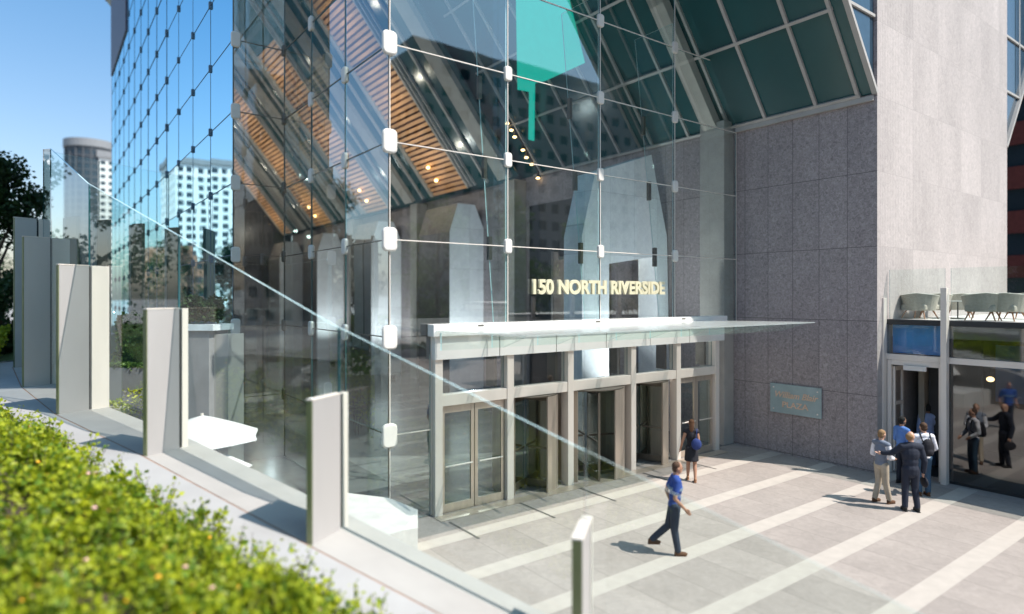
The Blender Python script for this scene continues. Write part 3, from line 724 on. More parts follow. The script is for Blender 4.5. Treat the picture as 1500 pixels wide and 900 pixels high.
for k in range(8):
    x = 7.2 + k * (9.75 / 7); th = .015
    P = [(x, YF - .33, ZC - .02), (x, YF - .33, ZC - .42), (x, 10.0, ZC - .2), (x, 9.3, ZC + .03)]
    A = [Vector(p) + Vector((-th, 0, 0)) for p in P]; B = [Vector(p) + Vector((th, 0, 0)) for p in P]
    mb = MB(); mb.poly(A, 0); mb.poly(list(reversed(B)), 0)
    for i in range(4): j = (i + 1) % 4; mb.poly([A[j], A[i], B[i], B[j]], 1)
    mb.build('canopy_fin', [M['g_fence'], M['edge']], cb)
for x in (8.2, 12.0, 15.6): MB().box((x, YF - .325, 4.295), (x + .16, YF - .318, 4.33)).build('slot_light', M['bronze'], cb)
# lettering
lt = text('address_sign', '150 NORTH RIVERSIDE', .50, M['gold'], None, (9.92, YF - .10, 5.07), (1, 0, 0), (0, 0, 1), depth=.035, bold=.02, sx=1.0)
bbx = [v.co.x for v in lt.data.vertices]; w_ = max(bbx) - min(bbx); sx = 5.05 / w_
for v in lt.data.vertices: v.co.x = 9.92 + (v.co.x - 9.92) * sx
tag(lt, 'raised pale gold letters reading 150 NORTH RIVERSIDE on the front lobby glass above the canopy', 'sign')

# ---------------- plaque on the dark wall
def Zx(px): return onx(px, XC)
def yz(px, py): Z = Zx(px); return ray(px).y * Z, H - (py - HY) / F * Z
y1_, zt_ = yz(1130, 566); y0_, zb_ = yz(1205, 617)
zt_, zb_ = 2.22, 1.30
pq = thing('wall_plaque', 'frosted grey glass plaque with copper lettering fixed to the dark granite wall', 'plaque', (XC - .06, (y0_ + y1_) / 2, zb_))
MB().box((XC - .07, y0_, zb_), (XC - .045, y1_, zt_)).build('glass_plate', M['plaque'], pq, bevel=.004)
for yy in (y0_ + .12, y1_ - .12):
    for zz in (zb_ + .12, zt_ - .12): MB().tube([(XC - .002, yy, zz), (XC - .085, yy, zz)], .022, 10).build('bolt', M['steel'], pq)
text('lettering', 'William Blair', .27, M['plaque_txt'], pq, (XC - .078, (y0_ + y1_) / 2, zb_ + .50), (0, -1, 0), (0, 0, 1), depth=.005, bold=.004, shear=.3, align='CENTER')
text('lettering', 'PLAZA', .25, M['plaque_txt'], pq, (XC - .078, (y0_ + y1_) / 2, zb_ + .20), (0, -1, 0), (0, 0, 1), depth=.005, bold=.004, align='CENTER', sx=1.15)

# ================================================================== CAFE PAVILION on the right
XG = 19.45; ZT = 4.34
cf = thing('cafe_pavilion', 'low glass fronted cafe with roof terrace beside the pale granite core', 'cafe building', (XG, 4, 0))
MB().box((XG + .35, -6, ZT - .5), (40, YC - .01, ZT - .004)).build('roof_slab', M['terrace'], cf)
MB().box((XG - .04, -6, ZT - .14), (XG + .349, YC - .01, ZT)).build('roof_edge', M['dark'], cf)
MB().box((XG - .05, 2.4, 3.2), (XG + .06, YC - .01, 3.36)).build('transom_bar', M['steel'], cf)
MB().box((XG - .05, -6, 3.12), (XG + .06, 2.39, 3.28)).build('transom_bar', M['dark'], cf)
yp_ = []
for px in (1293, 1384):
    Z = onx(px, XG - .15); yp_.append(ray(px).y * Z)
for y, zt in ((yp_[0], 4.95), (yp_[1], 5.22), (yp_[1] - 2.9, 5.2), (yp_[1] - 5.8, 5.2)):
    MB().box((XG - .25, y - .07, 0), (XG - .051, y + .07, zt)).build('terrace_post', M['steel'], cf, bevel=.005)
ya = yp_[0] - .08; yb = yp_[1] + .08; yc_ = yp_[1] - .08
def xpane(y0, y1, z0, z1, mat, nm, par, x=XG):
    pane_prism(Vector((x, y1, 0)), Vector((x, y0, 0)), z0, z1, z0, z1, .02).build(nm, [mat, M['edge_dark'], M['edge_dark']], par)
xpane(yb, ya, 3.37, ZT - .15, M['g_fence'], 'transom_glass', cf)
xpane(yc_ - 2.7, yc_, 3.37, ZT - .15, M['g_box'], 'transom_glass', cf); xpane(yc_ - 5.6, yc_ - 2.82, 3.37, ZT - .15, M['g_box'], 'transom_glass', cf)
xpane(yc_ - 2.7, yc_, .08, 3.19, M['g_box'], 'window_glass', cf); xpane(yc_ - 5.6, yc_ - 2.82, .08, 3.11, M['g_box'], 'window_glass', cf)
xpane(yb, ya, ZT + .02, 5.75, M['g_fence'], 'balustrade_glass', cf, XG + .1); xpane(yc_ - 2.7, yc_ + .02, ZT + .02, 5.75, M['g_fence'], 'balustrade_glass', cf, XG + .1); xpane(yc_ - 5.6, yc_ - 2.8, ZT + .02, 5.75, M['g_fence'], 'balustrade_glass', cf, XG + .1)
# door frame + open door leaf
df = MB().box((XG - .05, ya - .1, 0), (XG + .05, ya - .002, 3.19)).box((XG - .05, yb + .002, 0), (XG + .05, yb + .1, 3.19)).box((XG - .04, yb + .101, 3.06), (XG + .04, ya - .101, 3.195)).build('door_frame', M['steel'], cf)
dl = MB().box((XG + .06, ya - .16, .03), (XG + .12, ya - .11, 3.0)).box((XG + .55, ya - .16, .03), (XG + .62, ya - .11, 3.0)).box((XG + .12, ya - .158, 2.88), (XG + .55, ya - .112, 3.0)).box((XG + .12, ya - .158, .03), (XG + .55, ya - .112, .25)).box((XG + .12, ya - .158, 1.9), (XG + .55, ya - .112, 2.0)).build('open_door', M['steel'], cf)
MB().box((XG - .12, yb + .38, 2.94), (XG - .05, yb + .95, 3.07)).build('entrance_light', M['whitefit'], cf)
# interior
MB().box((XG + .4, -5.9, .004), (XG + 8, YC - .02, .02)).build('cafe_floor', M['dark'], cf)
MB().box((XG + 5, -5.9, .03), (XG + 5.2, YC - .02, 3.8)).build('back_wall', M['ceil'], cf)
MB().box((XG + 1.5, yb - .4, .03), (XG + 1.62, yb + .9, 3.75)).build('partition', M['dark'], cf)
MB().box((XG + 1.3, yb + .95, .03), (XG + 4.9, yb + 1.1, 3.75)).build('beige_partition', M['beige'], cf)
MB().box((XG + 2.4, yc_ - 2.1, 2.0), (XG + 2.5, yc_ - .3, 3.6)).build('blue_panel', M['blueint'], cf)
MB().box((XG + .3, yb, 3.37), (XG + .34, ya, ZT - .16)).build('blue_transom_panel', M['blueint'], cf)
MB().box((XG + .02, yc_ - 5.6, .0), (XG + .4, yc_ + .1, .075)).build('base_kerb', M['dark'], cf)
pl = MB().ell((XG + .9, yc_ - .62, 2.78), (.09, .09, .07), nu=10, nv=8).build('pendant_lamp', M['lamp'], cf)
MB().tube([(XG + .9, yc_ - .62, 2.83), (XG + .9, yc_ - .62, 3.83)], .008, 6).build('cord', M['dark'], pl)

# ---- terrace furniture
def armchair(loc, rz, label):
    t = thing('armchair', label, 'armchair', loc, rz, 'upholstered armchairs on the cafe terrace', local=True)
    # curved tub shell, front faces +y local
    mb = MB(); n = 18; r0 = .40; r1 = .50; pr = []
    for k in range(n + 1):
        a = math.radians(200 + 140 * 0 - 20 + (220) * k / n); c, s = math.cos(a), math.sin(a)
        h = .74 - .10 * abs(k - n / 2) / (n / 2) ** 1
        pr.append(((c * r0, s * r0 * .9, .24), (c * (r0 - .07), s * (r0 - .07) * .9, .24), (c * (r1 - .08), s * (r1 - .08) * .9, h), (c * r1, s * r1 * .9, h)))
    for a, b in zip(pr[:-1], pr[1:]):
        for i in range(4): j = (i + 1) % 4; mb.poly([a[i], b[i], b[j], a[j]])
    mb.poly(pr[0]); mb.poly(list(reversed(pr[-1])))
    sh = mb.build('back_shell', M['fabric'], t, smooth=False); bv = sh.modifiers.new('b', 'BEVEL'); bv.width = .015; bv.segments = 2; bv.limit_method = 'ANGLE'
    MB().tube([Vector(p[3]) + Vector((0, 0, .004)) for p in pr], .009, 6).build('piping', M['piping'], sh)
    MB().box((-.35, -.33, .25), (.35, .38, .42)).build('seat', M['fabric'], t, bevel=.04)
    for sx in (-1, 1):
        for sy in (-1, 1): MB().tube([(sx * .24, sy * .22, .26), (sx * .34, sy * .32, 0)], [.026, .014], 8).build('leg', M['legwood'], t)
    return t
def at_terrace(px, x): Z = onx(px, x); return (x, ray(px).y * Z, ZT)
for px, x, rz, lb in ((1347, 20.6, -1.75, 'grey tub armchair left of the terrace post, backed against the glass'), (1366, 21.6, -1.2, 'grey tub armchair half hidden behind the tall terrace post'),
                      (1440, 20.4, -1.5, 'grey tub armchair seen from behind in the middle of the right hand terrace bay'), (1474, 20.6, -1.75, 'grey tub armchair at the far right end of the terrace row'),
                      (1404, 22.6, -1.4, 'grey tub armchair behind the small round table'), (1499, 22.8, 1.4, 'grey tub armchair cut by the right edge beyond the row')):
    armchair(at_terrace(px, x), rz, lb)
q = at_terrace(1403, 21.2)
tb = thing('side_table', 'small round white topped table on a thin black stem between terrace armchairs', 'table', q, local=True)
MB().tube([(0, 0, .50), (0, 0, .53)], .30, 24).build('table_top', M['piping'], tb)
MB().tube([(0, 0, .02), (0, 0, .50)], .018, 8).build('stem', M['dark'], tb)
MB().tube([(0, 0, 0), (0, 0, .02)], .18, 20).build('base', M['dark'], tb)
q = at_terrace(1306, 20.3)
pt = thing('planter_cone', 'small dark pointed closed parasol bundle standing by the granite wall on the terrace', 'parasol', q, local=True)
MB().tube([(0, 0, .02), (0, 0, .12), (.02, 0, .30), (.05, 0, .44)], [.14, .12, .06, .012], 12).build('folded_cloth', M['rib'], pt, smooth=True)
MB().tube([(0, 0, 0), (0, 0, .02)], .15, 12).build('foot', M['dark'], pt)

# ---- pavilion roof with string lights further right
pv = thing('pavilion', 'flat dark terrace pavilion roof on slim posts at the right edge', 'pavilion', (34, 6, ZT))
MB().box((30.9, 2.0, 8.0), (39, 7.9, 8.24)).build('roof', M['dark'], pv)
for p in ((32.2, 2.4), (38.6, 2.4), (38.6, 7.5), (32.2, 7.5)): MB().box((p[0] - .06, p[1] - .06, ZT), (p[0] + .06, p[1] + .06, 7.995)).build('post', M['dark'], pv)
sl = thing('string_lights', 'string of small white bulbs drooping below the pavilion roof', 'string lights', (31.2, 6, 7.9))
P = [Vector((31.3 + .8 * t_, 7.7 - 5.2 * t_, 7.95 - 1.6 * math.sin(math.pi * t_) * .6)) for t_ in [k / 16 for k in range(17)]]
MB().tube(P, .008, 5).build('wire', M['dark'], sl)
for p in P[1:-1]: MB().ell(p - Vector((0, 0, .05)), (.045, .045, .055), nu=8, nv=6).build('bulb', M['whitefit'], sl)

# ================================================================== BACKGROUND BUILDINGS
def block(name, label, x0, y0, x1, y1, h, wall, glassm, fx=3.4, fz=3.3, ww=.62, wh=.5, roof=True, cap=0., depth=.25):
    "a block with a projecting frame of piers and floor bands around recessed glazing"
    b = thing(name, label, 'building', ((x0 + x1) / 2, (y0 + y1) / 2, 0))
    MB().box((x0 + depth, y0 + depth, 0), (x1 - depth, y1 - depth, h)).build('glazing', glassm, b)
    mb = MB(); nz = max(1, round(h / fz)); dz = h / nz
    for k in range(nz + 1):
        z = k * dz; t_ = dz * (1 - wh) / 2
        for (a, c) in (((x0, y0), (x1, y0 + depth + .01)), ((x0, y1 - depth - .01), (x1, y1)), ((x0, y0 + depth + .01), (x0 + depth + .01, y1 - depth - .01)), ((x1 - depth - .01, y0 + depth + .01), (x1, y1 - depth - .01))):
            mb.box((*a, max(0, z - t_)), (*c, min(h, z + t_) if k < nz else h + .6))
    mb.build('floor_bands', wall, b)
    mb = MB(); e_ = .02
    nx = max(1, round((x1 - x0) / fx)); ny = max(1, round((y1 - y0) / fx))
    for k in range(nx + 1):
        x = x0 + (x1 - x0) * k / nx; w_ = (x1 - x0) / nx * (1 - ww) / 2
        for yy in (y0 - e_, y1 - depth + e_): mb.box((max(x0, x - w_), yy, 0), (min(x1, x + w_), yy + depth, h))
    for k in range(ny + 1):
        y = y0 + (y1 - y0) * k / ny; w_ = (y1 - y0) / ny * (1 - ww) / 2
        for xx in (x0 - e_, x1 - depth + e_): mb.box((xx, max(y0, y - w_), 0), (xx + depth, min(y1, y + w_), h))
    mb.build('piers', wall, b)
    if cap: MB().box((x0 - .8, y0 - .8, h + .65), (x1 + .8, y1 + .8, h + cap)).build('roof_cap', M['grey_wall'], b)
    else: MB().box((x0 + 1, y0 + 1, h + .61), (x1 - 1, y1 - 1, h + 3)).build('roof_plant', wall, b)
    return b
M['bwhite'] = pbr('white_concrete', (.74, .72, .70), .8, 0, .03)
M['bglass'] = pbr('block_glass', (.03, .045, .06), .12, 0, .3, .2)
M['bdark'] = pbr('dark_concrete', (.15, .15, .16), .8)
M['bgrey'] = pbr('grey_concrete', (.32, .31, .30), .8)
M['bslate'] = pbr('slate_concrete', (.07, .075, .085), .7)
M['bbrick'] = pbr('orange_brick', (.36, .16, .10), .85, 0, .15, 2)
# pale tower with a dark curved flank (seen at the left)
block('apartment_tower', 'pale gridded apartment tower standing at the left beyond the glass facade', 18.0, 292, 42, 312, 58, M['bwhite'], M['bglass'], 2.7, 2.6, .62, .55, cap=3.2)
t2 = thing('curved_tower', 'dark curved glass tower joined to the left of the pale apartment tower', 'building', (15.5, 300, 0))
mb = MB(); mb.tube([(15.5, 300, 0), (15.5, 300, 62.5)], 8.0, 40); mb.build('glazing', M['bglass'], t2)
mb = MB()
for k in range(23): mb.tube([(15.5, 300, 2 + k * 2.7), (15.5, 300, 2.55 + k * 2.7)], 8.2, 40)
mb.build('floor_bands', M['bslate'], t2)
mb = MB(); mb.tube([(15.5, 300, 62.52), (15.5, 300, 65.5)], 8.7, 40); mb.build('roof_cap', M['grey_wall'], t2)
mb = MB()
for k in range(20):
    a_ = 2 * math.pi * k / 20; mb.box((15.5 + 8.1 * math.cos(a_) - .25, 300 + 8.1 * math.sin(a_) - .25, 0), (15.5 + 8.1 * math.cos(a_) + .25, 300 + 8.1 * math.sin(a_) + .25, 62.4))
mb.build('piers', M['bslate'], t2)
# reflected city: west of the river
block('riverside_tower', 'white high rise with stacked windows mirrored in the blue facade', -47, 244, -28, 262, 50, M['bwhite'], M['bglass'], 3.0, 2.9, .6, .62, cap=2.5)
block('brick_warehouse', 'orange brick warehouse mirrored low in the blue facade', -24, 175, -12, 190, 14, M['bbrick'], M['bglass'], 3.2, 3.6, .5, .5)
block('grey_block', 'long grey office block mirrored in the lobby glass west of the plaza', -110, 20, -82, 90, 34, M['bgrey'], M['bglass'], 3.2, 3.6, .6, .5)
block('glass_office', 'tall dark office slab across the street to the south west', -60, -95, -20, -70, 70, M['bdark'], M['bglass'], 3.0, 3.8, .7, .6)
block('stone_office', 'broad dark stone office building across the street to the south', -8, -100, 40, -78, 44, M['bdark'], M['bglass'], 3.4, 3.6, .6, .55)
block('street_block', 'grey masonry block facing the plaza from the south east', 50, -95, 105, -68, 46, M['bgrey'], M['bglass'], 3.4, 3.6, .55, .5)
rb = block('red_building', 'dark red painted building behind the terrace at the right edge', 66, 2, 90, 46, 30, M['red'], M['bglass'], 30, 3.6, .97, .5, depth=.3)
text('mirrored_lettering', 'CJ4', 2.6, M['pale_cap'], rb, (65.9, 21.3, 13.4), (0, 1, 0), (0, 0, 1), depth=.03, align='CENTER')
block('east_tower', 'blue glass tower rising above the red building at the right edge', 100, -10, 140, 60, 90, M['bdark'], M['office'], 4, 3.8, .9, .7)

# ================================================================== VEGETATION
def tree(name, label, x, y, h, cr, lm, n=5200, ls=.20, z0=0., base=.28, group=None):
    t = thing(name, label, 'tree', (x, y, z0), group=group)
    rnd = random.Random(int(x * 13 + y * 7)); mb = MB()
    mb.tube([(x, y, z0 - .1), (x + .05, y, z0 + h * .25), (x - .05, y + .1, z0 + h * .6), (x, y, z0 + h * .88)], [h * .022, h * .016, h * .010, .02], 9)
    cl = []
    for k in range(26):
        a = rnd.uniform(0, 6.28); zz = rnd.uniform(base, .97); rr = cr * (math.sin(math.pi * min(1, (zz - base) / (1 - base) * .85 + .12))) * rnd.uniform(.35, .95)
        c_ = Vector((x + rr * math.cos(a), y + rr * math.sin(a), z0 + h * zz)); cl.append((c_, cr * rnd.uniform(.22, .42)))
        if k % 2 == 0: mb.tube([(x, y, z0 + h * max(.2, zz - .2)), (x + rr * .5 * math.cos(a), y + rr * .5 * math.sin(a), z0 + h * (zz - .08)), tuple(c_)], [h * .008, h * .005, .012], 5)
    mb.build('trunk', M['bark'], t)
    pts_ = []
    for i in range(n):
        c_, r_ = cl[rnd.randrange(len(cl))]; v = Vector((rnd.gauss(0, 1), rnd.gauss(0, 1), rnd.gauss(0, .8))).normalized() * r_ * (rnd.random() ** .45)
        pts_.append(c_ + v)
    leaf_mesh(pts_, ls, MB_ := MB()); MB_.build('crown', lm, t)
    return t
TG = 'trees on the bank west of the tower'
tree('street_tree', 'dark leafy tree at the left edge, nearest the fence corner', -1.7, 40.0, 10.2, 2.7, M['leaf_dark'], 15000, .19, 1.5, .05, TG)
tree('street_tree', 'dark leafy tree at the left edge, further back and taller', -6.5, 48, 12, 4.2, M['leaf_dark'], 7000, .26, 1.5, .1, TG)
tree('street_tree', 'dark tree partly hidden at far left behind its neighbours', -12, 40, 11, 4.5, M['leaf_dark'], 6000, .24, 1.5, .08, TG)
for i, (x, y, h, r_) in enumerate(((-6, 62, 12, 4), (-10, 78, 13, 4.5), (-5, 95, 12, 4), (-14, 110, 14, 5), (-8, 130, 13, 5))):
    tree('river_tree', ['broad tree mirrored in the far facade panes', 'tree on the bank mirrored beside the brick warehouse', 'slender tree along the bank far behind the fence', 'round crowned tree near the river bend', 'last tree of the bank before the warehouse'][i], x, y, h, r_, M['leaf_dark'], 2600, .34, 0, .1, 'trees along the river bank')
for i, (x, y, h, r_) in enumerate(((-12, 8, 9.5, 3.6), (-19, 14, 10, 4), (-14, -3, 9, 3.6), (19, -20, 12, 3.6), (27, -22, 13.5, 3.8), (35, -20, 14.5, 4.2), (44, -22, 13.5, 4.0), (8, -22, 12, 4))):
    tree('plaza_tree', ['green tree west of the bank mirrored in the prow glass', 'large green tree further west mirrored in the prow glass', 'green tree south west of the planted bank', 'green plaza tree mirrored beside the lettering', 'second plaza tree in the southern row', 'third plaza tree in the southern row', 'plaza tree at the east end of the southern row', 'tall plaza tree at the west end of the southern row'][i], x, y, h, r_, M['leaf_mid'], 4200, .24, 0, .16, 'trees around the plaza')
# low lawn planters across the plaza (mirrored in the glass)
for (x0, y0, x1, y1, lb) in ((8, -20, 46, -17, 'long low grass planter on the south side of the plaza'),):
    g = thing('grass_planter', lb, 'planter', (x0, y0, 0)); MB().box((x0, y0, 0), (x1, y1, .5)).build('stone_edge', M['coping'], g)
    ps = [Vector((U(x0 + .2, x1 - .2), U(y0 + .2, y1 - .2), .5)) for _ in range(6000)]; leaf_mesh(ps, .3, MB_ := MB()); MB_.build('grass', M['grass'], g)

# foreground hedge on the bank
def bank(X, Z):
    "distance to the camera side of the fence line and its base height at plan point"
    best = None; p = W(X, Z, 0)
    for i in range(len(pts) - 1):
        a = Vector((pts[i].x, pts[i].y, 0)); b = Vector((pts[i + 1].x, pts[i + 1].y, 0)); ab = b - a
        u = max(0, min(1, (p - a).dot(ab) / ab.length_squared)); q = a + ab * u; d_ = (p - q).length
        if best is None or d_ < best[0]: best = (d_, pts[i].z + (pts[i + 1].z - pts[i].z) * u, i + u, (p - q).dot(ndir(i)[1]))
    return best
def edge_noise(x, y): return noise.noise(Vector((x * .9, y * .9, 3))) * .5 + noise.noise(Vector((x * 3.2, y * 3.2, 5))) * .35
hd = thing('hedge', 'lime green leafy hedge filling the bank in the foreground', 'hedge', W(-3, 5.5, 1.5))
lf = MB(); sticks = MB(); fl1 = MB(); random.seed(3); tries = 0; cnt = 0
while cnt < 105000 and tries < 600000:
    tries += 1
    Z = 2.6 + 12 * (R() ** 1.35); X = U(-.88, -.02) * Z - .1
    d_, zb, s_, sd_ = bank(X, Z)
    p = W(X, Z, 0)
    en = edge_noise(p.x, p.y)
    if sd_ < 0 or d_ < 1.62 + en * .9 or s_ < 1.72 + en * .5 or d_ > 9.5: continue
    clump = max(-.25, noise.noise(Vector((p.x * 1.3, p.y * 1.3, 0)))) * .9 + noise.noise(Vector((p.x * 4, p.y * 4, 1))) * .35
    rise = .12 + .80 * min(1, max(0, d_ - 1.5) / 1.3) * (.6 + clump)
    rise *= min(1, max(.15, (s_ - 1.6) * 2.0))
    if clump < -.05 and R() < .35: continue
    z = zb + rise - abs(random.gauss(0, .17)) + (.22 * R() if R() < .12 else 0)
    leaf_mesh([Vector((p.x, p.y, z))], (.046 + .003 * Z) * U(.55, 1.45), lf, mi=(1 if R() < .28 else 2 if R() < .012 else 0)); cnt += 1
    if R() < .035: sticks.tube([(p.x, p.y, zb), (p.x + U(-.1, .1), p.y + U(-.1, .1), z + U(-.02, .10))], [.008, .003], 4)
    if R() < .0022:
        fl1.ell((p.x, p.y, z + .05), (.028, .028, .016), 0 if R() < .6 else 1, 7, 5)
ns = 0
while ns < 620:
    Z = U(3.0, 13.5); X = U(-.86, -.08) * Z; d_, zb, s_, sd_ = bank(X, Z); p = W(X, Z, 0)
    near = d_ < 2.4
    if sd_ < 0 or d_ < 1.38 or s_ < 1.62 or d_ > 8 or (not near and R() < .6): continue
    ns += 1; hgt = U(.12, .34) + (.0 if near else .45 + .5 * max(-.2, noise.noise(Vector((p.x * 1.3, p.y * 1.3, 0)))))
    q = Vector((p.x, p.y, zb)); tip = q + Vector((U(-.16, .16), U(-.16, .16), hgt + .12)); sticks.tube([q, q.lerp(tip, .5) + Vector((U(-.03, .03), U(-.03, .03), 0)), tip], [.008, .006, .002], 4)
    for k in range(random.randint(12, 26)):
        f_ = U(.35, 1.02) if not near else U(.1, 1.02); leaf_mesh([q.lerp(tip, f_) + Vector((U(-.07, .07), U(-.07, .07), U(-.03, .03)))], U(.04, .085), lf, mi=(1 if R() < .25 else 0))
lf.build('leaves', [M['leaf_hedge'], M['leaf_old'], M['leaf_tip']], hd); sticks.build('stems', M['bark'], hd); fl1.build('blossoms', [M['petal_orange'], M['petal_pink']], hd)
# hedge and grass further up the bank at the left edge
h2 = thing('bank_shrubs', 'bright green shrubs beyond the path at the far left edge', 'hedge', W(-17, 20, 2.4)); lf = MB()
for _ in range(26000):
    Z = U(17.2, 30); X = -Z * U(.775, .92); p = W(X, Z, 0)
    zz = 2.45 + 1.35 * min(1, max(0, (Z - 17.3) / 3)) * (.7 + .5 * noise.noise(Vector((p.x * .6, p.y * .6, 0)))) - abs(random.gauss(0, .25))
    d_, zb, s_, sd_ = bank(X, Z)
    if d_ > 1.5: leaf_mesh([Vector((p.x, p.y, zz))], .13, lf)
lf.build('leaves', M['leaf_hedge'], h2)
# planter inside the screen, behind the fence
def pbox(px0, px1, Z0, Z1, z0, z1):
    return [W((px0 - CX) / F * Z0, Z0, z0), W((px1 - CX) / F * Z0, Z0, z0), W((px1 - CX) / F * Z0 + .2, Z1, z0), W((px0 - CX) / F * Z0 + .2, Z1, z0),
            W((px0 - CX) / F * Z0, Z0, z1), W((px1 - CX) / F * Z0, Z0, z1), W((px1 - CX) / F * Z0 + .2, Z1, z1), W((px0 - CX) / F * Z0 + .2, Z1, z1)]
sp2 = thing('stone_planter', 'tall grey stone block planter with pale coping between fence and facade', 'planter', W(-8.6, 16.2, 0))
MB().hexa(pbox(262, 306, 15.6, 16.2, 0, 4.15)).build('grey_blocks', M['grey_wall'], sp2)
MB().hexa(pbox(259, 312, 15.55, 16.25, 4.152, 4.30)).build('coping', M['pale_cap'], sp2)
MB().hexa(pbox(308, 334, 15.75, 16.2, 0, 4.05)).build('pale_end', M['coping'], sp2)
mb = MB()
for _ in range(5200):
    u, v = R(), R(); q0 = pbox(262, 306, 15.7, 16.1, 0, 4.3); p = q0[4].lerp(q0[5], u).lerp(q0[7].lerp(q0[6], u), v); leaf_mesh([p + Vector((0, 0, .1 + .9 * R() * (.4 + .6 * abs(noise.noise(p * 2)))))], .09, mb)
mb.build('shrub', M['leaf_dark'], sp2)
lw = thing('lawn_planter', 'long low planter with mown grass and bushes behind the windscreen', 'planter', W(-10, 16, 0))
MB().hexa(pbox(150, 258, 16.8, 17.4, 0, 3.1)).build('planter_wall', M['grey_wall'], lw)
mb = MB(); q0 = pbox(150, 258, 16.85, 17.35, 0, 3.1)
for _ in range(9000):
    u, v = R(), R(); p = q0[4].lerp(q0[5], u).lerp(q0[7].lerp(q0[6], u), v); leaf_mesh([p + Vector((0, 0, .05 * R()))], .09, mb)
mb.build('grass', M['grass'], lw); mb = MB()
for _ in range(9000):
    u, v = R(), .75 + .25 * R(); p = q0[4].lerp(q0[5], u).lerp(q0[7].lerp(q0[6], u), v); leaf_mesh([p + Vector((0, 0, (.7 + .6 * noise.noise(p * .9)) * R() * 1.5))], .11, mb)
mb.build('bushes', M['leaf_mid'], lw)
gl_ = MB()
for _ in range(14000): leaf_mesh([Vector((U(-3, 4.3), U(25, 37), .02 + .08 * R()))], .12, gl_)
for _ in range(5000): p = Vector((U(-3, 4.3), U(33, 37), 0)); leaf_mesh([p + Vector((0, 0, R() * (1.2 + .8 * noise.noise(p * .8))))], .14, gl_)
tag(gl_.build('courtyard_lawn', M['grass']), kind='stuff')
ch = thing('courtyard_hedge', 'tall green hedge in the courtyard behind the windscreen, mirrored low in the prow glass', 'hedge', (2, 23, 0)); gl_ = MB(); gs_ = MB()
for _ in range(15000):
    p = Vector((U(.9, 3.2), U(19, 28.5), 0)); hh = 2.2 + .9 * noise.noise(p * .7); p.z = hh * (1 - abs(random.gauss(0, .3))); leaf_mesh([p], U(.07, .13), gl_)
for _ in range(60): p = Vector((U(1.1, 3), U(19.2, 28.3), 0)); gs_.tube([p, p + Vector((U(-.1, .1), U(-.1, .1), 1.6))], [.02, .008], 5)
gl_.build('foliage', M['leaf_hedge'], ch); gs_.build('stems', M['bark'], ch)
# small white notice on the low wall
sg = thing('notice_sign', 'small white notice with grey lines fixed low on the planter wall', 'sign', W(-10, 16.7, 1.8))
q = [W((160 - CX) / F * 16.6, 16.6, 1.75), W((188 - CX) / F * 16.6, 16.6, 1.75)]; d_ = (q[1] - q[0]).normalized()
MB().bar(q[0] + Vector((0, 0, .19)), q[1] + Vector((0, 0, .19)), .03, .36).build('board', M['whitefit'], sg)
for k in range(3): MB().bar(q[0] + d_ * .06 + Vector((0, 0, .09 + k * .1)) - Vector((*FW, 0)) * .018, q[1] - d_ * .08 + Vector((0, 0, .09 + k * .1)) - Vector((*FW, 0)) * .018, .004, .03).build('text_line', M['rib'], sg)

# white patio umbrellas behind the fence
def umbrella(p, zc, r_, rz, label):
    t = thing('patio_umbrella', label, 'umbrella', (p.x, p.y, 0), rz, 'white patio umbrellas behind the windscreen', local=True)
    mb = MB(); n = 6; seg = 6; rings = 6; top = len(mb.v)
    V = []
    for j in range(rings + 1):
        f = j / rings
        for k in range(n * seg):
            a = 2 * math.pi * k / (n * seg); u = (k % seg) / seg; sc_ = 1 - .16 * math.sin(math.pi * u) * f
            rr = r_ * f * sc_; V.append((rr * math.cos(a), rr * math.sin(a), zc + .48 - .48 * f ** 1.15 - .03 * math.sin(math.pi * u) * f))
    mb.v = V; m_ = n * seg
    for j in range(rings):
        for k in range(m_):
            k2 = (k + 1) % m_; mb.f.append((j * m_ + k, (j + 1) * m_ + k, (j + 1) * m_ + k2, j * m_ + k2)); mb.mi.append(0)
    o = mb.build('canopy', M['umbrella'], t); so = o.modifiers.new('s', 'SOLIDIFY'); so.thickness = .008
    MB().tube([(0, 0, 0.05), (0, 0, zc + .52)], .03, 10).build('pole', M['steel'], t)
    for k in range(6):
        a = 2 * math.pi * k / 6; MB().tube([(0, 0, zc + .40), (r_ * .98 * math.cos(a), r_ * .98 * math.sin(a), zc - .03)], .010, 5).build('rib', M['steel'], t)
    MB().tube([(0, 0, 0), (0, 0, .06)], .32, 20).build('base', M['dark'], t)
    return t
def under(px, py, z):
    Z = F * (H - z) / (py - HY); return W((px - CX) / F * Z, Z, 0)
umbrella(under(296, 628, 2.2), 2.0, 1.25, .25, 'white patio umbrella, highest in the picture, just right of the third blade post')
umbrella(under(292, 672, 1.72), 1.5, 1.0, .75, 'white patio umbrella below and in front of the highest one')
umbrella(under(362, 716, 1.45), 1.2, .62, .1, 'small white umbrella peeking over the coping left of the tall middle post')
bk = thing('stone_bench', 'large white faceted stone block at the foot of the glass prow', 'bench', W(-2.6, 12.3, 0))
A = [W((x - CX) / F * Z, Z, 0) for x, Z in ((486, 10.6), (590, 11.6), (612, 12.05), (612, 12.9), (570, 13.4), (500, 13.6), (455, 13.2))]
mb = MB(); B = [a + Vector((0, 0, h_)) for a, h_ in zip(A, (.72, .72, .60, .66, .74, .8, .78))]
mb.poly(list(reversed(A))); mb.poly(B)
for i in range(len(A)): j = (i + 1) % len(A); mb.poly([A[i], A[j], B[j], B[i]])
mb.build('block', M['whitestone'], bk, bevel=.02)

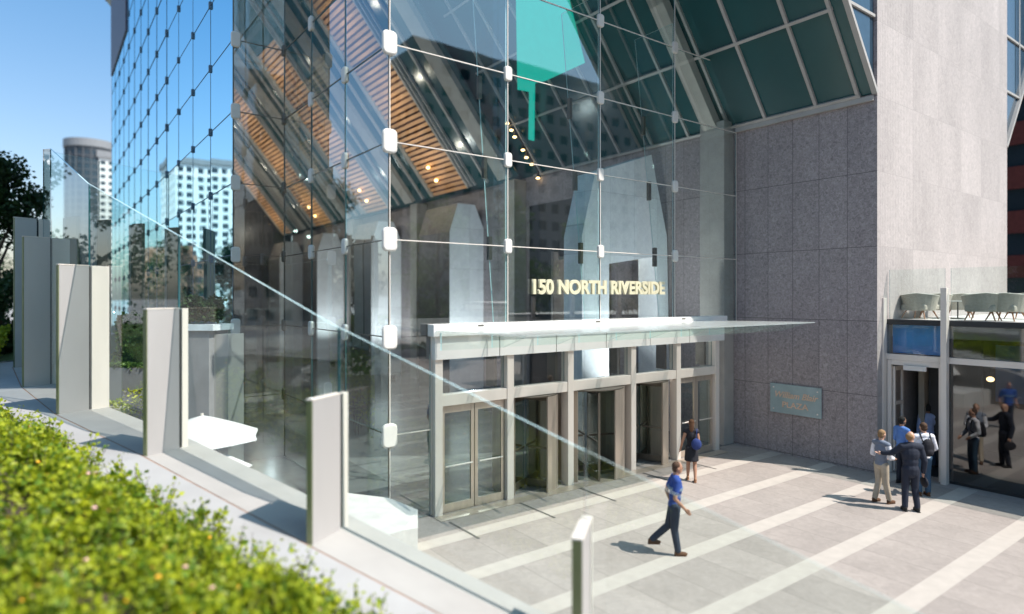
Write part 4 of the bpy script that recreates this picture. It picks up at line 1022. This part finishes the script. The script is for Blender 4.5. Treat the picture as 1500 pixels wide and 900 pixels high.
# ================================================================== PEOPLE
def surface(name, mb, mat, parent, voxel=.011, smooth=6, fac=.5):
    "fuse overlapping shapes into one continuous smooth surface"
    me = bpy.data.meshes.new(name + '_tmp'); me.from_pydata(mb.v, [], mb.f); me.update()
    o = bpy.data.objects.new(name + '_tmp', me); COL.objects.link(o)
    rm = o.modifiers.new('r', 'REMESH'); rm.mode = 'VOXEL'; rm.voxel_size = voxel; rm.use_smooth_shade = True
    s = o.modifiers.new('s', 'SMOOTH'); s.iterations = smooth; s.factor = fac
    bpy.context.view_layer.update()
    m2 = bpy.data.meshes.new_from_object(o.evaluated_get(bpy.context.evaluated_depsgraph_get()))
    bpy.data.objects.remove(o); bpy.data.meshes.remove(me)
    m2.name = name; m2.materials.clear(); m2.materials.append(mat); m2.polygons.foreach_set('use_smooth', [True] * len(m2.polygons))
    r = bpy.data.objects.new(name, m2); COL.objects.link(r); r.parent = parent
    return r
def limb(mb, ps, rs, g=0.):
    ps = [Vector(p) for p in ps]
    for p, r in zip(ps, rs): mb.ell(p, (r + g,) * 3, nu=12, nv=8)
    P = []; Rr = []
    for i in range(len(ps) - 1):
        for k in range(5): u = k / 5; P.append(ps[i].lerp(ps[i + 1], u)); Rr.append(rs[i] * (1 - u) + rs[i + 1] * u + g)
    P.append(ps[-1]); Rr.append(rs[-1] + g); mb.tube(P, Rr, 12)
def hand(mb, wrist, d, side, curl=.5):
    d = Vector(d).normalized(); x = Vector((1, 0, 0)) if abs(d.x) < .8 else Vector((0, 1, 0))
    fwd = Vector((0, 1, 0)); lat = (fwd - d * fwd.dot(d)); lat = lat.normalized() if lat.length > .1 else Vector((0, 0, 1)); pal = d.cross(lat) * side
    c = Vector(wrist) + d * .05
    for k in range(4):
        off = lat * (.027 - k * .018); b = c + off + d * .035; ln_ = (.068, .078, .072, .056)[k]
        mb.tube([c + off * .6 - d * .04, b, b + d * ln_ * .5 + pal * .012 * curl * 2, b + d * ln_ * .9 + pal * .05 * curl], [.014, .0105, .0095, .008], 8)
    mb.tube([c - d * .03 + lat * .02, c + lat * .045 + pal * .015, c + lat * .05 + d * .045 + pal * .03], [.014, .012, .009], 8)
def person(label, loc, rz, h, skin, hair, pose, top, bottom, shoes, female=False, sleeve=2, jacket=0., skirt=0., hairlong=False, bald=False, head_turn=0., topname='shirt'):
    t = thing('person', label, 'person', loc, rz, local=True); k = h / 1.8; t.scale = (k, k, k)
    J = dict(sl=(-.185, 0, 1.45), sr=(.185, 0, 1.45), el=(-.24, -.02, 1.15), er=(.24, -.02, 1.15), wl=(-.25, .06, .90), wr=(.25, .06, .90),
             hl=(-.09, 0, .94), hr=(.09, 0, .94), kl=(-.10, .03, .51), kr=(.10, .03, .51), al=(-.10, 0, .09), ar=(.10, 0, .09), lean=0.)
    if female: J.update(sl=(-.155, 0, 1.44), sr=(.155, 0, 1.44))
    J.update(pose); ln_ = J['lean']
    def L(p): p = Vector(p); return Vector((p.x, p.y + ln_ * (p.z - .95), p.z)) if p.z > .95 else p
    for q in ('sl', 'sr', 'el', 'er', 'wl', 'wr'): J[q] = L(J[q])
    wf = .86 if female else 1.
    hc = L((0, .02, 1.67)); rot = Matrix.Rotation(head_turn, 3, 'Z')
    def torso(mb, g=0.):
        mb.ell(L((0, 0, .96)), (.155 * (1.04 if female else 1) + g, .115 + g, .12 + g)); mb.ell(L((0, 0, 1.12)), (.135 * wf + g, .10 + g, .16 + g)); mb.ell(L((0, .005, 1.30)), (.165 * wf + g, .115 + g, .19 + g))
        limb(mb, [J['sl'], L((0, -.01, 1.475)), J['sr']], [.058, .07, .058], g)
    mb = MB(); torso(mb)
    limb(mb, [L((0, -.01, 1.46)), L((0, .0, 1.58))], [.062, .055])
    mb.ell(hc + Vector((0, 0, .015)), (.076, .094, .108), nu=16, nv=12); 
    fr_ = rot @ Vector((0, 1, 0)); rt_ = rot @ Vector((1, 0, 0))
    mb.ell(hc + fr_ * .035 + Vector((0, 0, -.065)), (.05, .05, .045)); mb.ell(hc + fr_ * .098 + Vector((0, 0, -.008)), (.012, .018, .022))
    mb.ell(hc + fr_ * .085 + Vector((0, 0, -.052)), (.024, .012, .008))
    for s in (-1, 1): mb.ell(hc + rt_ * s * .078 + Vector((0, 0, -.005)), (.012, .018, .03))
    for a, b, c, s in (('sl', 'el', 'wl', -1), ('sr', 'er', 'wr', 1)):
        limb(mb, [J[a], J[b], J[c]], [.052, .040, .028]); d = Vector(J[c]) - Vector(J[b]); mb.ell(Vector(J[c]) + d.normalized() * .055, (.030, .034, .045)); hand(mb, J[c], d, s)
    for a, b, c in (('hl', 'kl', 'al'), ('hr', 'kr', 'ar')):
        limb(mb, [J[a], J[b], Vector(J[b]).lerp(Vector(J[c]), .35), J[c]], [.086, .056, .055, .036]); mb.ell(Vector(J[c]) + Vector((0, .06, -.045)), (.038, .10, .035))
    surface('body', mb, skin, t, .009, 4)
    for s in (-1, 1):
        MB().ell(hc + fr_ * .088 + rt_ * s * .031 + Vector((0, 0, .015)), (.009, .007, .007), nu=8, nv=6).build('eye', M['black'], t)
    # top
    mb = MB(); torso(mb, .016 + jacket * .5)
    if jacket:
        mb.ell(L((0, 0, .90)), (.175, .135, .16)); limb(mb, [L((0, -.01, 1.47)), L((0, -.005, 1.53))], [.075, .07])
    for a, b, c in (('sl', 'el', 'wl'), ('sr', 'er', 'wr')):
        if sleeve == 2: limb(mb, [J[a], J[b], Vector(J[b]).lerp(Vector(J[c]), .92)], [.056, .046, .036], .012 + jacket * .3)
        elif sleeve == 1: limb(mb, [J[a], Vector(J[a]).lerp(Vector(J[b]), .62)], [.056, .050], .016)
    if skirt:
        mb.tube([(0, 0, 1.0), (0, 0, .86), (0, 0, skirt)], [.165, .185, .205], 20)
    surface(topname, mb, top, t, .013, 5)
    if bottom is not None:
        mb = MB(); mb.ell(L((0, 0, .95)), (.17, .13, .13))
        for a, b, c in (('hl', 'kl', 'al'), ('hr', 'kr', 'ar')): limb(mb, [J[a], J[b], Vector(J[b]).lerp(Vector(J[c]), .94)], [.088, .062, .050], .014)
        surface('trousers', mb, bottom, t, .013, 5)
    for a in ('al', 'ar'):
        mb = MB(); p = Vector(J[a]); mb.ell(p + Vector((0, .055, -.045)), (.047, .135, .045)); mb.ell(p + Vector((0, -.02, -.02)), (.045, .055, .06)); mb.box(tuple(p + Vector((-.04, -.08, -.088))), tuple(p + Vector((.04, .16, -.07))))
        surface('shoe', mb, shoes, t, .011, 3)
    if hair:
        mb = MB(); zo = .045 if not bald else .02
        mb.ell(hc - fr_ * (.018 if not bald else .04) + Vector((0, 0, zo)), (.084, .092, .085 if not bald else .07))
        mb.ell(hc - fr_ * .045 + Vector((0, 0, -.01)), (.076, .062, .075))
        if hairlong: mb.ell(hc - fr_ * .075 + Vector((0, 0, -.12)), (.075, .05, .17))
        surface('hair', mb, hair, t, .010, 3)
    return t
def cloth(n, c, v=.12): return pbr(n, c, .85, 0, v, 6, bump=.3, bscale=25)
K = dict(navy=cloth('navy_polo', (.02, .06, .26)), jean=cloth('dark_jeans', (.02, .035, .06)), jean2=cloth('blue_jeans', (.035, .08, .14)), black=cloth('black_cloth', (.012, .012, .018)), grey=cloth('grey_vest', (.17, .20, .26)),
         khaki=cloth('khaki', (.42, .36, .28)), suit=cloth('navy_suit', (.014, .019, .036)), white=cloth('white_shirt', (.75, .75, .80)), blue=cloth('blue_shirt', (.12, .25, .60)), lblue=cloth('pale_blue_shirt', (.35, .42, .62)),
         shoe=cloth('brown_leather', (.10, .045, .02)), shoeb=cloth('black_leather', (.015, .015, .015)), tan=cloth('tan_sandal', (.3, .15, .08)), bag=cloth('blue_bag', (.02, .04, .16)), stripe=cloth('grey_stripe', (.16, .24, .34)),
         hb=cloth('brown_hair', (.07, .035, .018)), hk=cloth('black_hair', (.01, .009, .009)), hf=cloth('fair_hair', (.25, .15, .07)), hg=cloth('auburn_hair', (.13, .055, .025)))
def spot(px, Z, z=0): return W((px - CX) / F * Z, Z, z)
def head(v): return math.atan2(-v.x, v.y)
rzR = head(RT)
p1 = person('man in a blue polo shirt and dark jeans striding across the sunlit plaza', spot(988, 12.3), rzR - .05, 1.80, M['skin2'], K['hb'],
            dict(el=(-.25, -.12, 1.17), wl=(-.22, -.02, .93), er=(.24, -.05, 1.15), wr=(.23, .15, .95), kr=(.09, -.02, .51), ar=(.09, .05, .09), kl=(-.09, -.10, .53), al=(-.10, -.42, .24), hl=(-.09, 0, .94), lean=.05), K['navy'], K['jean'], K['shoe'], sleeve=1, topname='polo_shirt')
mb = MB(); mb.tube([(0, .06 * .25, 1.27), (0, .06 * .3, 1.32)], [.192, .196], 24); st = mb.build('chest_stripe', K['stripe'], p1); st.scale = (1, .74, 1)
p2 = person('woman with long hair in a black sleeveless dress near the doors', spot(1013, 17.15), head(FW + RT * .25), 1.68, M['skin2'], K['hg'],
            dict(el=(-.25, -.03, 1.16), wl=(-.30, .05, .93), er=(.2, -.03, 1.17), wr=(.16, .12, 1.05), kl=(-.09, .05, .51), al=(-.10, .12, .09), kr=(.09, .0, .51), ar=(.10, -.12, .10)), K['black'], None, K['tan'], female=True, sleeve=0, skirt=.60, hairlong=True, topname='dress')
b = MB(); b.ell((.13, -.20, 1.12), (.15, .075, .17)); bag = surface('shoulder_bag', b, K['bag'], None, .015, 3)
bag.location = p2.location; bag.rotation_euler = p2.rotation_euler; bag.scale = p2.scale; tag(bag, 'slouchy blue shoulder bag hanging on the back of the woman in the black dress', 'bag')
MB().tube([(.13, -.14, 1.25), (.14, -.11, 1.46), (.15, .0, 1.53), (.14, .12, 1.42)], .012, 6).build('strap', K['bag'], bag).matrix_parent_inverse = Matrix()
DR = Vector((1, .1))
person('man in a grey waistcoat and khaki trousers left of the group', spot(1291, 15.35), head(FW * .3 + RT), 1.78, M['skin1'], K['hf'],
       dict(el=(-.26, .0, 1.16), wl=(-.16, .22, 1.08), er=(.24, .02, 1.15), wr=(.14, .22, 1.1), al=(-.12, -.08, .09), ar=(.12, .12, .09)), K['grey'], K['khaki'], K['shoe'], sleeve=0, topname='waistcoat')
# white sleeves for the waistcoat wearer
pv_ = [o for o in COL.objects if o.get('label', '').startswith('man in a grey waistcoat')][0]
mb = MB()
for s, a, b_, c in ((-1, (-.185, 0, 1.45), (-.26, 0, 1.16), (-.16, .22, 1.08)), (1, (.185, 0, 1.45), (.24, .02, 1.15), (.14, .22, 1.1))): limb(mb, [a, b_, Vector(b_).lerp(Vector(c), .8)], [.058, .048, .038], .012)
surface('shirt_sleeves', mb, K['white'], pv_, .013, 4)
ps_ = person('man in a dark navy suit seen from behind with one arm out', spot(1334, 14.75), head(FW + RT * .15), 1.86, M['skin1'], K['hf'],
       dict(el=(-.36, .10, 1.28), wl=(-.52, .20, 1.25), er=(.27, -.04, 1.15), wr=(.27, .02, .88), al=(-.12, 0, .09), ar=(.13, -.03, .09), lean=-.02), K['suit'], K['suit'], K['shoeb'], sleeve=2, jacket=.025, bald=True, head_turn=-.9, topname='jacket')
b = MB(); b.ell((.30, .04, .66), (.05, .17, .12)); b.tube([(.29, -.05, .76), (.28, .02, .84), (.29, .1, .76)], .012, 6)
bg_ = surface('briefcase', b, K['black'], None, .012, 2); bg_.location = ps_.location; bg_.rotation_euler = ps_.rotation_euler; bg_.scale = ps_.scale; tag(bg_, 'soft black briefcase held low by the man in the navy suit', 'bag')
pb = person('man in a white shirt and blue jeans wearing a black backpack, facing the cafe door', spot(1353, 15.9), head(FW + RT * .1), 1.84, M['skin1'], K['hb'],
       dict(el=(-.24, .04, 1.16), wl=(-.2, .2, 1.0), er=(.28, -.0, 1.17), wr=(.24, .18, 1.05)), K['white'], K['jean2'], K['shoe'], sleeve=2)
b = MB(); b.ell((0, -.19, 1.22), (.15, .10, .22)); b.ell((0, -.24, 1.12), (.11, .07, .11)); bp = surface('backpack', b, K['black'], None, .015, 3)
bp.location = pb.location; bp.rotation_euler = pb.rotation_euler; bp.scale = pb.scale; tag(bp, 'black backpack worn over a white shirt in the group by the door', 'backpack')
for s in (-1, 1): o = MB().tube([(s * .10, -.16, 1.36), (s * .11, -.05, 1.54), (s * .12, .10, 1.46), (s * .13, .13, 1.2), (s * .12, -.08, 1.04)], .016, 6).build('strap', K['black'], bp); o.matrix_parent_inverse = Matrix()
person('black haired man in a blue shirt standing before the cafe door frame in profile', spot(1321, 16.9), head(RT + FW * .2), 1.80, M['skin2'], K['hk'],
       dict(el=(-.24, .02, 1.16), wl=(-.18, .2, 1.05)), K['blue'], K['suit'], K['shoeb'], sleeve=2)
person('man in a pale blue shirt with his head in the dark, stepping into the cafe', spot(1360, 18.6), head(FW + RT * .4), 1.82, M['skin3'], K['hk'],
       dict(lean=.10, al=(-.1, .2, .09), kl=(-.1, .16, .51), ar=(.1, -.15, .09)), K['lblue'], K['jean'], K['shoeb'], sleeve=2)

# ================================================================== LIGHT, SKY, CAMERA
w = bpy.data.worlds.new('World'); sc.world = w; w.use_nodes = True; t = w.node_tree
sky = t.nodes.new('ShaderNodeTexSky'); sky.sky_type = 'NISHITA'; sky.sun_disc = False
SD = Vector((.287, -.499, .819)).normalized()
sky.sun_elevation = math.asin(SD.z); sky.sun_rotation = math.atan2(SD.x, SD.y)
sky.air_density = 1.0; sky.dust_density = 2.2; sky.ozone_density = 1.2; sky.altitude = 100
bg = t.nodes['Background']; bg.inputs[1].default_value = .15
mm = t.nodes.new('ShaderNodeMixRGB'); mm.blend_type = 'MULTIPLY'; mm.inputs[0].default_value = 1; 
tcw = t.nodes.new('ShaderNodeTexCoord'); sx_ = t.nodes.new('ShaderNodeSeparateXYZ'); t.links.new(tcw.outputs['Generated'], sx_.inputs[0])
rw = t.nodes.new('ShaderNodeValToRGB'); rw.color_ramp.elements[0].position = .05; rw.color_ramp.elements[0].color = (1.0, .91, .86, 1); rw.color_ramp.elements[1].position = .42; rw.color_ramp.elements[1].color = (.54, .86, .98, 1)
t.links.new(sx_.outputs[2], rw.inputs[0]); t.links.new(rw.outputs[0], mm.inputs[2])
t.links.new(sky.outputs[0], mm.inputs[1]); t.links.new(mm.outputs[0], bg.inputs[0])
sl_ = bpy.data.lights.new('sun', 'SUN'); sl_.energy = 4.4; sl_.angle = math.radians(.5); sl_.color = (1, .92, .84)
so = bpy.data.objects.new('sun', sl_); COL.objects.link(so); so.rotation_euler = SD.to_track_quat('Z', 'Y').to_euler(); so.location = (20, -30, 60)
cam = bpy.data.cameras.new('camera'); co_ = bpy.data.objects.new('camera', cam); COL.objects.link(co_)
cam.sensor_width = 36; cam.lens = 36 * F / 1500; cam.shift_y = -(450 - HY) / 1500
co_.location = (0, 0, H); co_.rotation_euler = (math.pi / 2, 0, -math.atan2(FW.x, FW.y))
cam.clip_start = .1; cam.clip_end = 3000
cam.dof.use_dof = True; cam.dof.focus_distance = 17.5; cam.dof.aperture_fstop = .22
sc.camera = co_
sc.view_settings.view_transform = 'Standard'; sc.view_settings.look = 'None'; sc.view_settings.gamma = 1; sc.view_settings.exposure = .66
sc.cycles.max_bounces = 8; sc.cycles.transparent_max_bounces = 32; sc.cycles.glossy_bounces = 4; sc.cycles.diffuse_bounces = 3
sc.cycles.use_denoising = True; sc.cycles.sample_clamp_indirect = 6; sc.cycles.caustics_reflective = False
